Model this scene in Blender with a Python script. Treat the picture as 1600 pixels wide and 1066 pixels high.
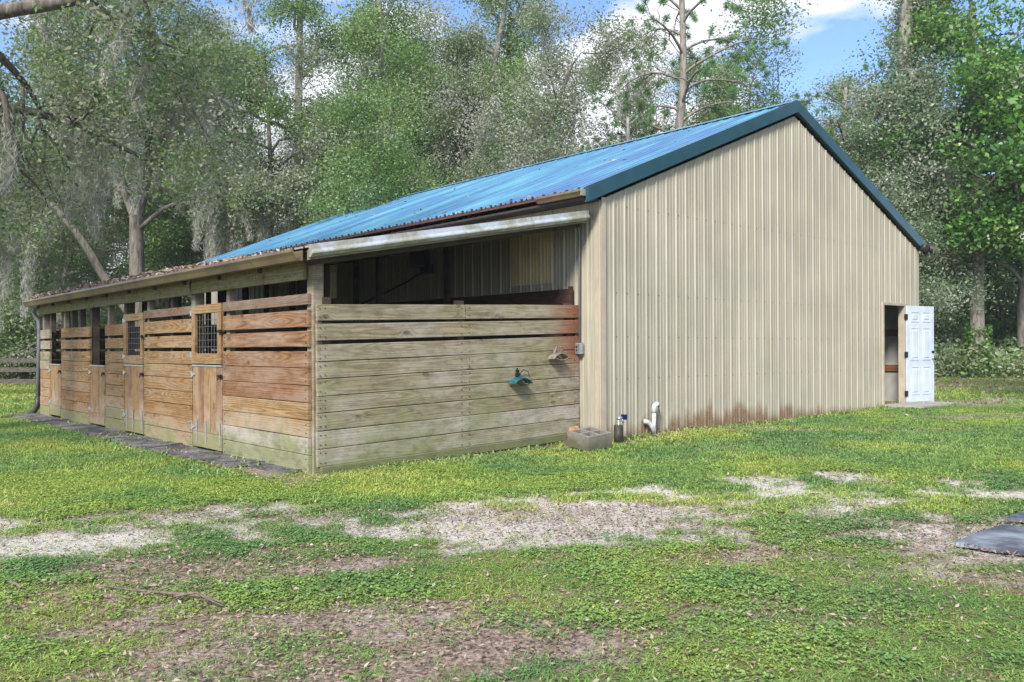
import bpy, math, random
import numpy as np
from mathutils import Vector, Matrix, Euler

sc = bpy.context.scene
for o in list(bpy.data.objects):
    bpy.data.objects.remove(o)
C = sc.collection
R = math.radians

# ------------------------------------------------------------------ camera, sky, sun, exposure
EYE = 1.372
cam = bpy.data.cameras.new('camera'); camo = bpy.data.objects.new('camera', cam); C.objects.link(camo)
camo.location = (0, 0, EYE); camo.rotation_euler = (R(90), 0, 0)
cam.sensor_width = 36; cam.lens = 36 * 1335 / 1600; cam.shift_y = 0.005
cam.clip_start = .05; cam.clip_end = 3000
sc.camera = camo

SUN_DIR = Vector((-.27, -.74, .62)).normalized()
sun = bpy.data.lights.new('sun', 'SUN'); sun.energy = 3.2; sun.angle = R(14); sun.color = (1, .94, .85)
suno = bpy.data.objects.new('sun', sun); C.objects.link(suno)
suno.rotation_euler = SUN_DIR.to_track_quat('Z', 'Y').to_euler()
suno.location = (-30, -30, 40)

W = bpy.data.worlds.new('World'); sc.world = W; W.use_nodes = True
nt = W.node_tree; nt.nodes.clear()
def wn(t, **k):
    n = nt.nodes.new(t)
    for a, b in k.items(): setattr(n, a, b)
    return n
out = wn('ShaderNodeOutputWorld'); bg = wn('ShaderNodeBackground'); sky = wn('ShaderNodeTexSky')
sky.sky_type = 'NISHITA'; sky.sun_disc = False
sky.sun_elevation = math.asin(SUN_DIR.z); sky.sun_rotation = math.atan2(SUN_DIR.x, SUN_DIR.y)
sky.ozone_density = 4.0; sky.dust_density = .4; sky.air_density = .75
tcw = wn('ShaderNodeTexCoord'); mpw = wn('ShaderNodeMapping'); mpw.inputs['Scale'].default_value = (1, 1, 1.9)
mpw.inputs['Location'].default_value = (7.7, .4, .35)
nz = wn('ShaderNodeTexNoise'); nz.inputs['Scale'].default_value = 3.1; nz.inputs['Detail'].default_value = 7
nz.inputs['Roughness'].default_value = .52
rp = wn('ShaderNodeValToRGB'); rp.color_ramp.elements[0].position = .49; rp.color_ramp.elements[1].position = .57
mxw = wn('ShaderNodeMix', data_type='RGBA')
mxw.inputs['B'].default_value = (4.5, 4.5, 5.0, 1)
L = nt.links.new
L(tcw.outputs['Generated'], mpw.inputs['Vector']); L(mpw.outputs[0], nz.inputs['Vector'])
L(nz.outputs['Fac'], rp.inputs[0]); L(rp.outputs[0], mxw.inputs['Factor'])
L(sky.outputs[0], mxw.inputs['A']); L(mxw.outputs['Result'], bg.inputs['Color'])
bg.inputs['Strength'].default_value = .125
L(bg.outputs[0], out.inputs['Surface'])

vs = sc.view_settings
vs.view_transform = 'Standard'; vs.look = 'None'; vs.exposure = 1.2; vs.gamma = 1
sc.cycles.use_denoising = True
sc.cycles.max_bounces = 8; sc.cycles.transparent_max_bounces = 8

# ------------------------------------------------------------------ barn frame: a along the front, b back along the stalls
F_ = 1335.
gx, gy = 0.75156569, 0.65965825
L1 = (-2.1195, 9.1571)
ANG = math.atan2(gy, gx)
def wld(a, b, z=0.): return Vector((L1[0] + a*gx - b*gy, L1[1] + a*gy + b*gx, z - .005*b))
def lcl(x, y): return (x-L1[0])*gx + (y-L1[1])*gy, -(x-L1[0])*gy + (y-L1[1])*gx

# ------------------------------------------------------------------ numpy noise
_tab = np.random.RandomState(5).rand(256, 256)
def vnoise(x, y):
    xi = np.floor(x).astype(int); yi = np.floor(y).astype(int)
    fx = x-xi; fy = y-yi; fx = fx*fx*(3-2*fx); fy = fy*fy*(3-2*fy)
    a = _tab[xi % 256, yi % 256]; b = _tab[(xi+1) % 256, yi % 256]
    c = _tab[xi % 256, (yi+1) % 256]; d = _tab[(xi+1) % 256, (yi+1) % 256]
    return (a*(1-fx)+b*fx)*(1-fy) + (c*(1-fx)+d*fx)*fy
def fbm(x, y, o=4):
    s = 0; t = 0; w = 1.
    for i in range(o):
        s = s + w*vnoise(x*2**i + 17.3*i, y*2**i + 5.1*i); t += w; w *= .55
    return s/t

def gz(x, y):
    x = np.asarray(x, float); y = np.asarray(y, float)
    z = .0148*np.clip(x+2.12, -9, 14) + .004*np.clip(y-9.16, -6, 25)
    z = z + .05*np.exp(-((x-2.6)**2/4 + (y-12.3)**2/1.2))
    z = z + .018*(fbm(x*.9, y*.9, 3)-.5)
    return z
def gz1(x, y): return float(gz(x, y))

# ------------------------------------------------------------------ material helpers
class NT:
    def __init__(s, name):
        s.m = bpy.data.materials.new(name); s.m.use_nodes = True
        s.t = s.m.node_tree; s.t.nodes.clear()
        s.o = s.n('ShaderNodeOutputMaterial')
    def n(s, t, **k):
        x = s.t.nodes.new(t)
        for a, b in k.items(): setattr(x, a, b)
        return x
    def l(s, a, b): s.t.links.new(a, b)
    def put(s, sock, v):
        if isinstance(v, (int, float)): sock.default_value = v
        elif isinstance(v, (tuple, list)):
            sock.default_value = tuple(v) + ((1,) if sock.type == 'RGBA' and len(v) == 3 else ())
        else: s.l(v, sock)
    def math(s, op, a, b=None, c=None, clamp=False):
        x = s.n('ShaderNodeMath', operation=op); x.use_clamp = clamp
        s.put(x.inputs[0], a)
        if b is not None: s.put(x.inputs[1], b)
        if c is not None: s.put(x.inputs[2], c)
        return x.outputs[0]
    def mix(s, f, a, b, blend='MIX'):
        x = s.n('ShaderNodeMix', data_type='RGBA', blend_type=blend)
        s.put(x.inputs['Factor'], f); s.put(x.inputs['A'], a); s.put(x.inputs['B'], b)
        return x.outputs['Result']
    def ramp(s, f, *st):
        x = s.n('ShaderNodeValToRGB'); e = x.color_ramp.elements
        while len(e) < len(st): e.new(.5)
        for i, (p, c) in enumerate(st):
            e[i].position = p
            if isinstance(c, (int, float)): c = (c, c, c)
            e[i].color = tuple(c) + (1,)
        s.put(x.inputs[0], f); return x.outputs[0]
    def noise(s, v, scale=5, detail=4, rough=.55, dist=0, sc3=None):
        if sc3 is not None: v = s.scale(v, sc3)
        x = s.n('ShaderNodeTexNoise'); s.l(v, x.inputs['Vector'])
        x.inputs['Scale'].default_value = scale; x.inputs['Detail'].default_value = detail
        x.inputs['Roughness'].default_value = rough; x.inputs['Distortion'].default_value = dist
        return x.outputs['Fac']
    def scale(s, v, k):
        x = s.n('ShaderNodeVectorMath', operation='MULTIPLY'); s.l(v, x.inputs[0]); x.inputs[1].default_value = k
        return x.outputs[0]
    def addv(s, v, w):
        x = s.n('ShaderNodeVectorMath', operation='ADD'); s.l(v, x.inputs[0]); s.put(x.inputs[1], w)
        return x.outputs[0]
    def sep(s, v):
        x = s.n('ShaderNodeSeparateXYZ'); s.l(v, x.inputs[0]); return x.outputs
    def comb(s, a, b, c):
        x = s.n('ShaderNodeCombineXYZ'); s.put(x.inputs[0], a); s.put(x.inputs[1], b); s.put(x.inputs[2], c); return x.outputs[0]
    def tc(s, obj=None, out='Object'):
        x = s.n('ShaderNodeTexCoord')
        if obj is not None: x.object = obj
        return x.outputs[out]
    def rnd(s): return s.n('ShaderNodeObjectInfo').outputs['Random']
    def attr(s, name, typ='GEOMETRY'):
        x = s.n('ShaderNodeAttribute', attribute_name=name, attribute_type=typ); return x.outputs['Fac']
    def bump(s, h, strength=.3, dist=.01):
        x = s.n('ShaderNodeBump'); x.inputs['Strength'].default_value = strength; x.inputs['Distance'].default_value = dist
        s.put(x.inputs['Height'], h); return x.outputs[0]
    def bsdf(s, col, rough=.8, metal=0, spec=.3, normal=None):
        x = s.n('ShaderNodeBsdfPrincipled'); s.put(x.inputs['Base Color'], col); s.put(x.inputs['Roughness'], rough)
        s.put(x.inputs['Metallic'], metal); x.inputs['Specular IOR Level'].default_value = spec
        if normal is not None: s.l(normal, x.inputs['Normal'])
        s.l(x.outputs[0], s.o.inputs['Surface']); return x

def simple(name, col, rough=.7, metal=0, var=.25, scale=12, spec=.3, bumpk=.15):
    k = NT(name); c = k.tc()
    f = k.noise(c, scale, 5)
    d = tuple(v*(1-var) for v in col); e = tuple(min(1, v*(1+var)) for v in col)
    k.bsdf(k.ramp(f, (.3, d), (.7, e)), rough, metal, spec, k.bump(f, bumpk, .004)); return k.m

# ------------------------------------------------------------------ mesh helpers
def link_mesh(name, verts, faces, mat, parent=None, smooth=False):
    me = bpy.data.meshes.new(name); me.from_pydata([tuple(v) for v in verts], [], faces)
    if mat: me.materials.append(mat)
    if smooth: me.polygons.foreach_set('use_smooth', [True]*len(me.polygons))
    me.update()
    o = bpy.data.objects.new(name, me); C.objects.link(o)
    if parent: o.parent = parent
    return o
def quads_mesh(name, v, nq, k=4):
    """v: (nq*k,3) array of independent k-gons"""
    me = bpy.data.meshes.new(name)
    me.vertices.add(nq*k); me.vertices.foreach_set('co', np.ascontiguousarray(v, np.float32).ravel())
    me.loops.add(nq*k); me.loops.foreach_set('vertex_index', np.arange(nq*k, dtype=np.int32))
    me.polygons.add(nq); me.polygons.foreach_set('loop_start', np.arange(0, nq*k, k, dtype=np.int32))
    me.polygons.foreach_set('loop_total', np.full(nq, k, np.int32))
    me.update(calc_edges=True); return me
def facef(me, name, arr):
    a = me.attributes.new(name, 'FLOAT', 'FACE'); a.data.foreach_set('value', np.asarray(arr, np.float32))
def pointf(me, name, arr):
    a = me.attributes.new(name, 'FLOAT', 'POINT'); a.data.foreach_set('value', np.asarray(arr, np.float32))

class MB:
    def __init__(s): s.v = []; s.f = []
    def add(s, v, f):
        n = len(s.v); s.v += [tuple(p) for p in v]; s.f += [[i+n for i in q] for q in f]; return s
    def box(s, x0, x1, y0, y1, z0, z1):
        return s.add([(x0,y0,z0),(x1,y0,z0),(x1,y1,z0),(x0,y1,z0),(x0,y0,z1),(x1,y0,z1),(x1,y1,z1),(x0,y1,z1)],
                     [(0,3,2,1),(4,5,6,7),(0,1,5,4),(1,2,6,5),(2,3,7,6),(3,0,4,7)])
    def tube(s, pts, rad, n=8, caps=True):
        pts = [Vector(p) for p in pts]
        if not hasattr(rad, '__len__'): rad = [rad]*len(pts)
        base = len(s.v); up = None
        for i, p in enumerate(pts):
            d = (pts[min(i+1, len(pts)-1)] - pts[max(i-1, 0)]).normalized()
            if up is None: up = d.orthogonal().normalized()
            up = (up - d*up.dot(d));  up = up.normalized() if up.length > 1e-6 else d.orthogonal().normalized()
            q = d.cross(up)
            for j in range(n):
                t = 2*math.pi*j/n
                s.v.append(tuple(p + (up*math.cos(t) + q*math.sin(t))*rad[i]))
        for i in range(len(pts)-1):
            for j in range(n):
                a = base+i*n+j; b = base+i*n+(j+1) % n
                s.f.append([a, b, b+n, a+n])
        if caps:
            s.f.append(list(range(base+n-1, base-1, -1))); e = base+(len(pts)-1)*n
            s.f.append(list(range(e, e+n)))
        return s
    def lathe(s, prof, n=16, c=(0,0,0)):
        base = len(s.v)
        for r, z in prof:
            for j in range(n):
                t = 2*math.pi*j/n; s.v.append((c[0]+r*math.cos(t), c[1]+r*math.sin(t), c[2]+z))
        for i in range(len(prof)-1):
            for j in range(n):
                a = base+i*n+j; b = base+i*n+(j+1) % n; s.f.append([a, b, b+n, a+n])
        return s
    def prism(s, prof, axis, t0, t1):
        """closed 2D profile extruded along axis 0(x)/1(y)/2(z)"""
        n = len(prof); base = len(s.v)
        for t in (t0, t1):
            for p, q in prof:
                s.v.append({0: (t, p, q), 1: (p, t, q), 2: (p, q, t)}[axis])
        for j in range(n):
            k = (j+1) % n; s.f.append([base+j, base+k, base+n+k, base+n+j])
        s.f.append(list(range(base+n-1, base-1, -1))); s.f.append(list(range(base+n, base+2*n)))
        return s
    def build(s, name, mat, parent=None, smooth=False):
        return link_mesh(name, s.v, s.f, mat, parent, smooth)
def empty(name, loc=(0,0,0), rot=(0,0,0), parent=None):
    o = bpy.data.objects.new(name, None); C.objects.link(o); o.location = loc; o.rotation_euler = rot
    o.empty_display_size = .2
    if parent: o.parent = parent
    return o
def tag(o, label=None, cat=None, group=None, kind=None):
    if label: o['label'] = label
    if cat: o['category'] = cat
    if group: o['group'] = group
    if kind: o['kind'] = kind
    return o

# ------------------------------------------------------------------ ground sheet
def ell(x, y, lst):
    m = np.zeros_like(x); hy = 1.55 if lst is SAND else 1.25
    wx = x + .9*(fbm(x*1.3+9, y*2.3, 5)-.5); wy = y + .6*(fbm(x*1.7, y*2.9+31, 5)-.5)
    for cx, cy, rx, ry, k in lst:
        d = ((wx-cx)/(rx*1.05))**2 + ((wy-cy)/(ry*hy))**2
        m = np.maximum(m, k*np.exp(-.9*d*np.sqrt(d)))
    return m
SAND = [(.5,6.75,2.3,.62,.68), (2.5,7.6,2.0,.55,.64), (-2.9,6.5,1.5,.45,.55), (3.4,6.3,1.0,.5,.5), (-3.1,6.15,.78,.30,1.1), (-4.3,6.75,.6,.2,.9), (-3.3,6.85,.6,.16,.6), (.1,6.25,1.0,.36,1.05), (-.8,6.4,.65,.22,1.),
        (0,7.35,.55,.16,.85), (1.05,7.8,.55,.2,.8), (.9,5.95,.55,.22,.75), (.8,7.0,.6,.25,.55), (2.4,8.35,.6,.2,.9),
        (3.35,8.5,.7,.2,.8), (3.7,7.55,.3,.15,1.), (4.3,7.4,.6,.2,1.), (2.5,6.9,.5,.18,.8), (3.2,5.85,.8,.42,.75),
        (-2.15,7.3,.55,.2,.6), (-1.1,7.5,.6,.15,.5), (5.6,7.6,.7,.25,.8), (-5.6,6.3,.8,.25,.8), (-1.7,6.1,.3,.12,.8), (2.6,5.2,.4,.2,.5), (4.1,5.2,.7,.4,.7)]
LITT = [(9.8,17.6,2.5,.9,1.2), (12.5,24,4,1.6,1.1), (15.5,28,6,1.6,1.2), (8,14.6,1.6,.6,.9), (-1.6,5.35,1.1,.4,.9), (-1.5,4.15,.9,.4,.7), (-.3,4.05,.9,.5,.9), (-.9,3.6,.9,.4,.8), (1.25,5.4,.8,.3,.5), (.5,4.6,.6,.3,.5),
        (3.1,5.8,1.0,.6,.8), (.3,6.6,1.4,.7,.55), (-2.2,4.75,.8,.3,.7), (1.4,4.3,.5,.25,.5), (2.4,4.7,.5,.25,.4), (-.2,7.4,1.2,.4,.4), (3.2,8.3,1.8,.4,.6),
        (-2.6,7.1,1.3,.4,.5), (16,27,6,2.6,1.1), (13.4,22,2.5,1.4,.9), (11.5,18.5,2.4,.7,.9), (4.5,12.6,2.4,.35,.6)]
def masks(x, y):
    n = fbm(x*2.1, y*2.1, 5); n2 = fbm(x*6.5+40, y*6.5, 3)
    sand = np.clip((ell(x, y, SAND) + .9*(n-.5) + .9*(n2-.5) - .22)*1.7, 0, 1)
    a, b = (x-L1[0])*gx + (y-L1[1])*gy, -(x-L1[0])*gy + (y-L1[1])*gx
    strip = np.where((a > -.1) & (a < 4.4), np.exp(-((b+.12)/.30)**2), 0)
    strip = np.maximum(strip, np.where((a > 4.0) & (a < 14.5), .95*np.exp(-((b+.62)/.26)**2), 0))
    strip = np.maximum(strip, np.where((b > -.7) & (b < 13), .9*np.exp(-((a+.38)/.34)**2), 0))
    lit = np.maximum(ell(x, y, LITT), strip)
    fore = np.clip((7.4-y)/2.0, 0, 1)
    lit = np.clip((lit + .9*(n-.5) + .5*(n2-.5) - .22 + .10*fore)*1.5, 0, 1)
    return sand, lit
def axis(lo, hi, step, far, k=1.35):
    c = list(np.arange(lo, hi+1e-6, step)); s = step
    while c[-1] < far[1]: s *= k; c.append(c[-1]+s)
    s = step
    while c[0] > far[0]: s *= k; c.insert(0, c[0]-s)
    return np.array(c)
gxs = axis(-9, 9, .085, (-900, 900)); gys = axis(2.6, 13, .075, (-300, 1500))
GX, GY = np.meshgrid(gxs, gys, indexing='xy')
fx, fy = GX.ravel(), GY.ravel()
zz = gz(fx, fy)
sand_, lit_ = masks(fx, fy)
dense = ((np.abs(fx) < 9.2) & (fy > 2.5) & (fy < 13.2))
zz = zz + np.where(dense, .022*(fbm(fx*7, fy*7, 2)-.5) - .02*sand_, 0)
nx, ny = len(gxs), len(gys)
idx = np.arange(nx*ny).reshape(ny, nx)
q = np.stack([idx[:-1, :-1], idx[:-1, 1:], idx[1:, 1:], idx[1:, :-1]], -1).reshape(-1, 4)
me = bpy.data.meshes.new('ground')
me.vertices.add(nx*ny); me.vertices.foreach_set('co', np.stack([fx, fy, zz], 1).astype(np.float32).ravel())
me.loops.add(q.size); me.loops.foreach_set('vertex_index', q.astype(np.int32).ravel())
me.polygons.add(len(q)); me.polygons.foreach_set('loop_start', np.arange(0, q.size, 4, dtype=np.int32)); me.polygons.foreach_set('loop_total', np.full(len(q), 4, np.int32))
me.polygons.foreach_set('use_smooth', np.ones(len(q), bool))
me.update(calc_edges=True)
pointf(me, 'sand', sand_); pointf(me, 'litter', lit_)
k = NT('earth'); c = k.tc()
f1 = k.noise(c, 3, 6); f2 = k.noise(c, 38, 6, .7); f3 = k.noise(c, 150, 3, .7)
soil = k.ramp(f2, (.34, (.07, .052, .04)), (.5, (.24, .185, .15)), (.66, (.44, .365, .31)))
turf = k.ramp(f2, (.3, (.06, .06, .022)), (.5, (.13, .125, .055)), (.7, (.22, .20, .11)))
sandc = k.ramp(f3, (.3, (.36, .335, .30)), (.5, (.57, .54, .50)), (.75, (.69, .66, .62)))
sa = k.attr('sand'); li = k.attr('litter')
fac = k.math('ADD', li, k.math('MULTIPLY', k.math('SUBTRACT', f1, .5), .8), clamp=True)
col = k.mix(fac, turf, soil)
sf = k.math('ADD', sa, k.math('MULTIPLY', k.math('SUBTRACT', f2, .55), k.math('MULTIPLY', sa, 1.6)), clamp=True)
col = k.mix(sf, col, sandc)
k.bsdf(col, .95, 0, .1, k.bump(f2, .7, .03))
me.materials.append(k.m)
ground = bpy.data.objects.new('ground', me); C.objects.link(ground); tag(ground, kind='structure')

# ------------------------------------------------------------------ materials for the barn
barn = empty('barn', (L1[0], L1[1], 0), (-.005, 0, ANG))
tag(barn, 'beige ribbed metal barn with blue roof and an open wooden horse stall lean-to', 'barn')

def wood(name, c0, c1, dark, grey, green=.2, greyk=.4, redx=None, rough=.85, wet=.35, ring=.55):
    K_ = .80; c0, c1, dark, grey = (tuple(v_*K_ for v_ in q_) for q_ in (c0, c1, dark, grey))
    k = NT(name); P = k.tc(); B = k.tc(barn); rn = k.rnd()
    off = k.comb(k.math('MULTIPLY', rn, 61), 0, k.math('MULTIPLY', rn, 23))
    Q = k.addv(P, off)
    x, y, z = k.sep(P)
    qx = k.noise(Q, 1, 1.5, .45, 0, (.42, .2, .3))
    wob = k.noise(Q, 1, 3, .55, 0, (1.3, 1, 16))
    V = k.n('ShaderNodeTexVoronoi'); k.l(k.scale(Q, (2.6, 0, 5.2)), V.inputs['Vector']); V.inputs['Scale'].default_value = 1
    cellr = k.sep(V.outputs['Color'])[0]
    kd = V.outputs['Distance']
    has = k.math('GREATER_THAN', cellr, .45)
    kb = k.math('MULTIPLY', k.math('EXPONENT', k.math('MULTIPLY', k.math('MULTIPLY', kd, kd), -26.)), has)
    v = k.math('ADD', z, k.math('MULTIPLY', k.math('SUBTRACT', rn, .5), .13))
    qq = k.math('MULTIPLY', k.math('SUBTRACT', qx, .42), .55)
    r = k.math('SQRT', k.math('ADD', k.math('MULTIPLY', v, v), k.math('MULTIPLY', qq, qq)))
    r = k.math('ADD', r, k.math('MULTIPLY', wob, .022))
    r = k.math('ADD', r, k.math('MULTIPLY', kb, .05))
    s = k.math('SINE', k.math('MULTIPLY', r, 2*math.pi/.024))
    s = k.math('POWER', k.math('MULTIPLY_ADD', s, .5, .5), 1.6)
    fine = k.noise(Q, 1, 6, .7, 0, (1.1, 8, 60))
    base = k.mix(rn, c0, c1)
    base = k.mix(k.math('MULTIPLY', s, ring), base, dark)
    base = k.mix(k.ramp(fine, (.42, 0.), (.70, .75)), base, dark)
    core = k.math('MULTIPLY', k.ramp(kd, (.10, 1.), (.17, 0.)), has)
    base = k.mix(k.math('MULTIPLY', core, .8), base, tuple(u*.35 for u in dark))
    patch = k.noise(Q, 1, 4, .6, 0, (1.3, 1, 5))
    gf = k.math('MULTIPLY', k.ramp(patch, (.42, 0.), (.68, 1.)), greyk)
    base = k.mix(gf, base, grey)
    bx, by, bz = k.sep(B)
    # grey weathering and algae on the lowest boards
    bn = k.noise(B, 2.3, 4, .6)
    low = k.math('SUBTRACT', k.math('ADD', k.math('ADD', k.math('MULTIPLY', bn, .45), k.math('MULTIPLY', rn, .42)), .06), bz, clamp=False)
    lowf = k.ramp(k.math('MULTIPLY', low, 2.2), (0., 0.), (.45, 1.))
    lowg = k.ramp(k.math('MULTIPLY', k.math('SUBTRACT', k.math('ADD', k.math('ADD', k.math('MULTIPLY', bn, .7), k.math('MULTIPLY', rn, .25)), -.18), bz), 4.), (0., 0.), (.6, 1.))
    base = k.mix(k.math('MULTIPLY', lowf, .72*wet/.35 if wet < .35 else .72), base, grey)
    base = k.mix(k.math('MULTIPLY', lowg, .62), base, (.15, .175, .062))
    if green > 0:
        gn = k.noise(B, 1, 5, .6, .4, (1.4, 1.4, 1.1))
        base = k.mix(k.math('MULTIPLY', k.ramp(gn, (.42, 0.), (.62, 1.)), k.math('MULTIPLY', green, k.math('SUBTRACT', 1.35, k.math('MULTIPLY', bz, .52), clamp=True))), base, (.15, .165, .055))
    mot = k.noise(B, 5.5, 6, .68, .3, (1, 1, 2.2))
    base = k.mix(k.math('MULTIPLY', k.ramp(mot, (.46, 0.), (.66, 1.)), .55 if green > 0 else .38), base, k.mix(1., base, (.42, .40, .36), 'MULTIPLY'))
    if redx:
        rf = k.math('MULTIPLY', k.ramp(k.math('ADD', bx, k.math('MULTIPLY', k.math('SUBTRACT', bn, .5), 1.2)), (0., 0.), (1., 0.)), 1)
        t = k.math('MULTIPLY', k.math('SUBTRACT', k.math('ADD', bx, k.math('MULTIPLY', k.math('SUBTRACT', fine, .5), .8)), redx), 1.9, clamp=True)
        t = k.math('MULTIPLY', t, k.math('MULTIPLY', k.math('SUBTRACT', bz, .95), 3., clamp=True))
        base = k.mix(k.math('MULTIPLY', t, .85), base, (.17, .055, .025))
    k.bsdf(base, rough, 0, .2, k.bump(k.math('ADD', k.math('MULTIPLY', s, .4), fine), .35, .006))
    return k.m
W_OR = wood('orange_pine', (.40, .225, .085), (.46, .30, .14), (.12, .06, .026), (.40, .33, .24), 0, .55, ring=.62)
W_RD = wood('red_brown_pine', (.32, .16, .075), (.34, .20, .105), (.10, .046, .022), (.40, .32, .26), 0, .5, ring=.6)
W_FR = wood('weathered_pine', (.36, .31, .205), (.40, .34, .24), (.13, .105, .062), (.46, .43, .38), .50, .6, redx=3.35, ring=.55)
W_BM = wood('beam_pine', (.34, .29, .14), (.38, .32, .17), (.15, .115, .05), (.36, .33, .26), .6, .3, ring=.4)
W_TOP = wood('grey_brown_pine', (.27, .19, .14), (.25, .155, .11), (.11, .07, .05), (.34, .29, .25), 0, .5)
W_PO = wood('post_timber', (.36, .31, .22), (.31, .25, .17), (.15, .115, .075), (.40, .37, .32), .2, .5, ring=.35)
W_DK = wood('old_and_shaded_timber', (.10, .075, .058), (.085, .06, .045), (.04, .03, .022), (.16, .145, .13), 0, .4)  # old timber, also used as painted shade on posts in the stall openings
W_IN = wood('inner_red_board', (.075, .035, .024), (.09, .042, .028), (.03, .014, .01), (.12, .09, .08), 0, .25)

k = NT('beige_siding'); B = k.tc(barn); bx, by, bz = k.sep(B)
st = k.noise(B, 1, 6, .6, .2, (7, 7, .32)); st2 = k.noise(B, 1, 5, .6, 0, (19, 19, .55)); blot = k.noise(B, 1.1, 4)
base = k.ramp(blot, (.3, (.315, .292, .237)), (.7, (.382, .356, .288)))
base = k.mix(k.math('MULTIPLY', k.ramp(st, (.44, 0.), (.72, 1.)), .40), base, (.23, .22, .13))
base = k.mix(k.math('MULTIPLY', k.ramp(st2, (.52, 0.), (.72, 1.)), .5), base, (.14, .125, .085))
spk = k.noise(B, 60, 3, .6)
base = k.mix(k.math('MULTIPLY', k.ramp(spk, (.66, 0.), (.74, 1.)), .45), base, (.09, .08, .06))
edge = k.noise(B, 1, 4, .65, 0, (5, 5, 2.2)); regn = k.noise(B, 1, 3, .6, 0, (.55, .55, 0))
reg = k.math('MULTIPLY', k.ramp(bx, (0., 0.), (1., 1.)), 1)
win = k.math('SUBTRACT', 1, k.math('MULTIPLY', k.math('ABSOLUTE', k.math('SUBTRACT', bx, 7.0)), .34), clamp=True)
hgt = k.math('MULTIPLY', k.math('MULTIPLY', k.math('MULTIPLY', edge, k.ramp(k.noise(B, 1, 3, .6, 0, (2.1, 2.1, 0)), (.38, .15), (.6, 1.))), .92), k.math('ADD', k.math('MULTIPLY', win, .75), .28))
rs = k.math('SUBTRACT', hgt, k.math('SUBTRACT', bz, .20))
base = k.mix(k.math('MULTIPLY', k.ramp(k.math('MULTIPLY', rs, 4.), (0., 0.), (.8, 1.)), .85), base, k.ramp(spk, (.35, (.075, .038, .018)), (.65, (.23, .13, .065))))
mud = k.math('SUBTRACT', k.math('ADD', k.math('MULTIPLY', edge, .30), .05), bz)
base = k.mix(k.math('MULTIPLY', k.ramp(k.math('MULTIPLY', mud, 6.), (0., 0.), (.8, 1.)), .6), base, (.14, .12, .09))
k.bsdf(base, .5, 0, .35); SIDING = k.m
TAN = simple('tan_siding_sheet', (.58, .49, .28), .6, 0, .15, 3)
TRIMB = simple('beige_corner_trim', (.37, .32, .25), .5, 0, .14, 5)

k = NT('blue_roof_metal'); B = k.tc(barn)
n1 = k.noise(B, 1, 5, .6, .3, (.35, 1.6, .35)); n2 = k.noise(B, 1, 4, .6, 0, (.8, 9, .8))
base = k.ramp(n1, (.36, (.055, .135, .27)), (.5, (.07, .235, .345)), (.64, (.12, .325, .40)))  # sky sheen over teal paint is put into this blue, patches are fading
base = k.mix(k.math('MULTIPLY', k.ramp(n2, (.42, 0.), (.62, 1.)), .5), base, (.06, .12, .30))
k.bsdf(base, .34, 0, .6); ROOFB = k.m
k = NT('dusty_lean_to_roof'); B = k.tc(barn); n1 = k.noise(B, 3, 5)
k.bsdf(k.ramp(n1, (.35, (.22, .165, .14)), (.65, (.34, .29, .26))), .7, .0, .3); ROOFD = k.m
TEAL = simple('teal_trim_metal', (.014, .058, .082), .35, 0, .2, 4, .5, .03)
k = NT('galvanised_trim'); B = k.tc(barn); n1 = k.noise(B, 1, 5, .65, .5, (3, 3, 3)); n2 = k.noise(B, 30, 4, .7)
base = k.mix(k.ramp(n1, (.42, 0.), (.58, 1.)), (.42, .46, .52), (.27, .27, .21))
base = k.mix(k.math('MULTIPLY', k.ramp(n2, (.55, 0.), (.7, 1.)), .4), base, (.62, .63, .64))
k.bsdf(base, .38, .25, .5); GALV = k.m
k = NT('brown_gutter_metal'); B = k.tc(barn); n1 = k.noise(B, 1.6, 5, .6); n2 = k.noise(B, 1, 4, .6, 0, (20, 20, 2))
base = k.ramp(n1, (.35, (.085, .062, .045)), (.52, (.145, .108, .068)), (.68, (.17, .145, .062)))
base = k.mix(k.math('MULTIPLY', k.ramp(n2, (.5, 0.), (.75, 1.)), .5), base, (.07, .05, .035))
k.bsdf(base, .4, .1, .4); GUT = k.m
RUST = simple('rusty_edge', (.085, .042, .032), .8, .1, .4, 25)
DARKM = simple('dark_downspout', (.045, .042, .042), .5, .2, .3, 8)
GREYM = simple('grey_downspout', (.17, .18, .20), .45, .2, .25, 8)
ZINC = simple('zinc_hardware', (.42, .45, .48), .4, .6, .2, 30)
WIRE = simple('galvanised_wire', (.17, .17, .165), .45, .5, .15, 40)
BLACKM = simple('black_metal', (.016, .016, .018), .45, .3, .2, 30)
WHITEP = simple('white_door_paint', (.47, .53, .62), .45, 0, .12, 5, .4, .02)
WHITEF = simple('white_frame_paint', (.62, .60, .55), .55, 0, .1, 6)
INSIDE = simple('white_inner_sheet', (.36, .35, .33), .7, 0, .2, 3)
CONC = simple('grey_concrete', (.30, .29, .27), .95, 0, .35, 40, .2, .5)
GIRT = wood('girt_board', (.26, .12, .05), (.28, .14, .06), (.14, .055, .025), (.2, .13, .09), 0, .2)

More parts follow.
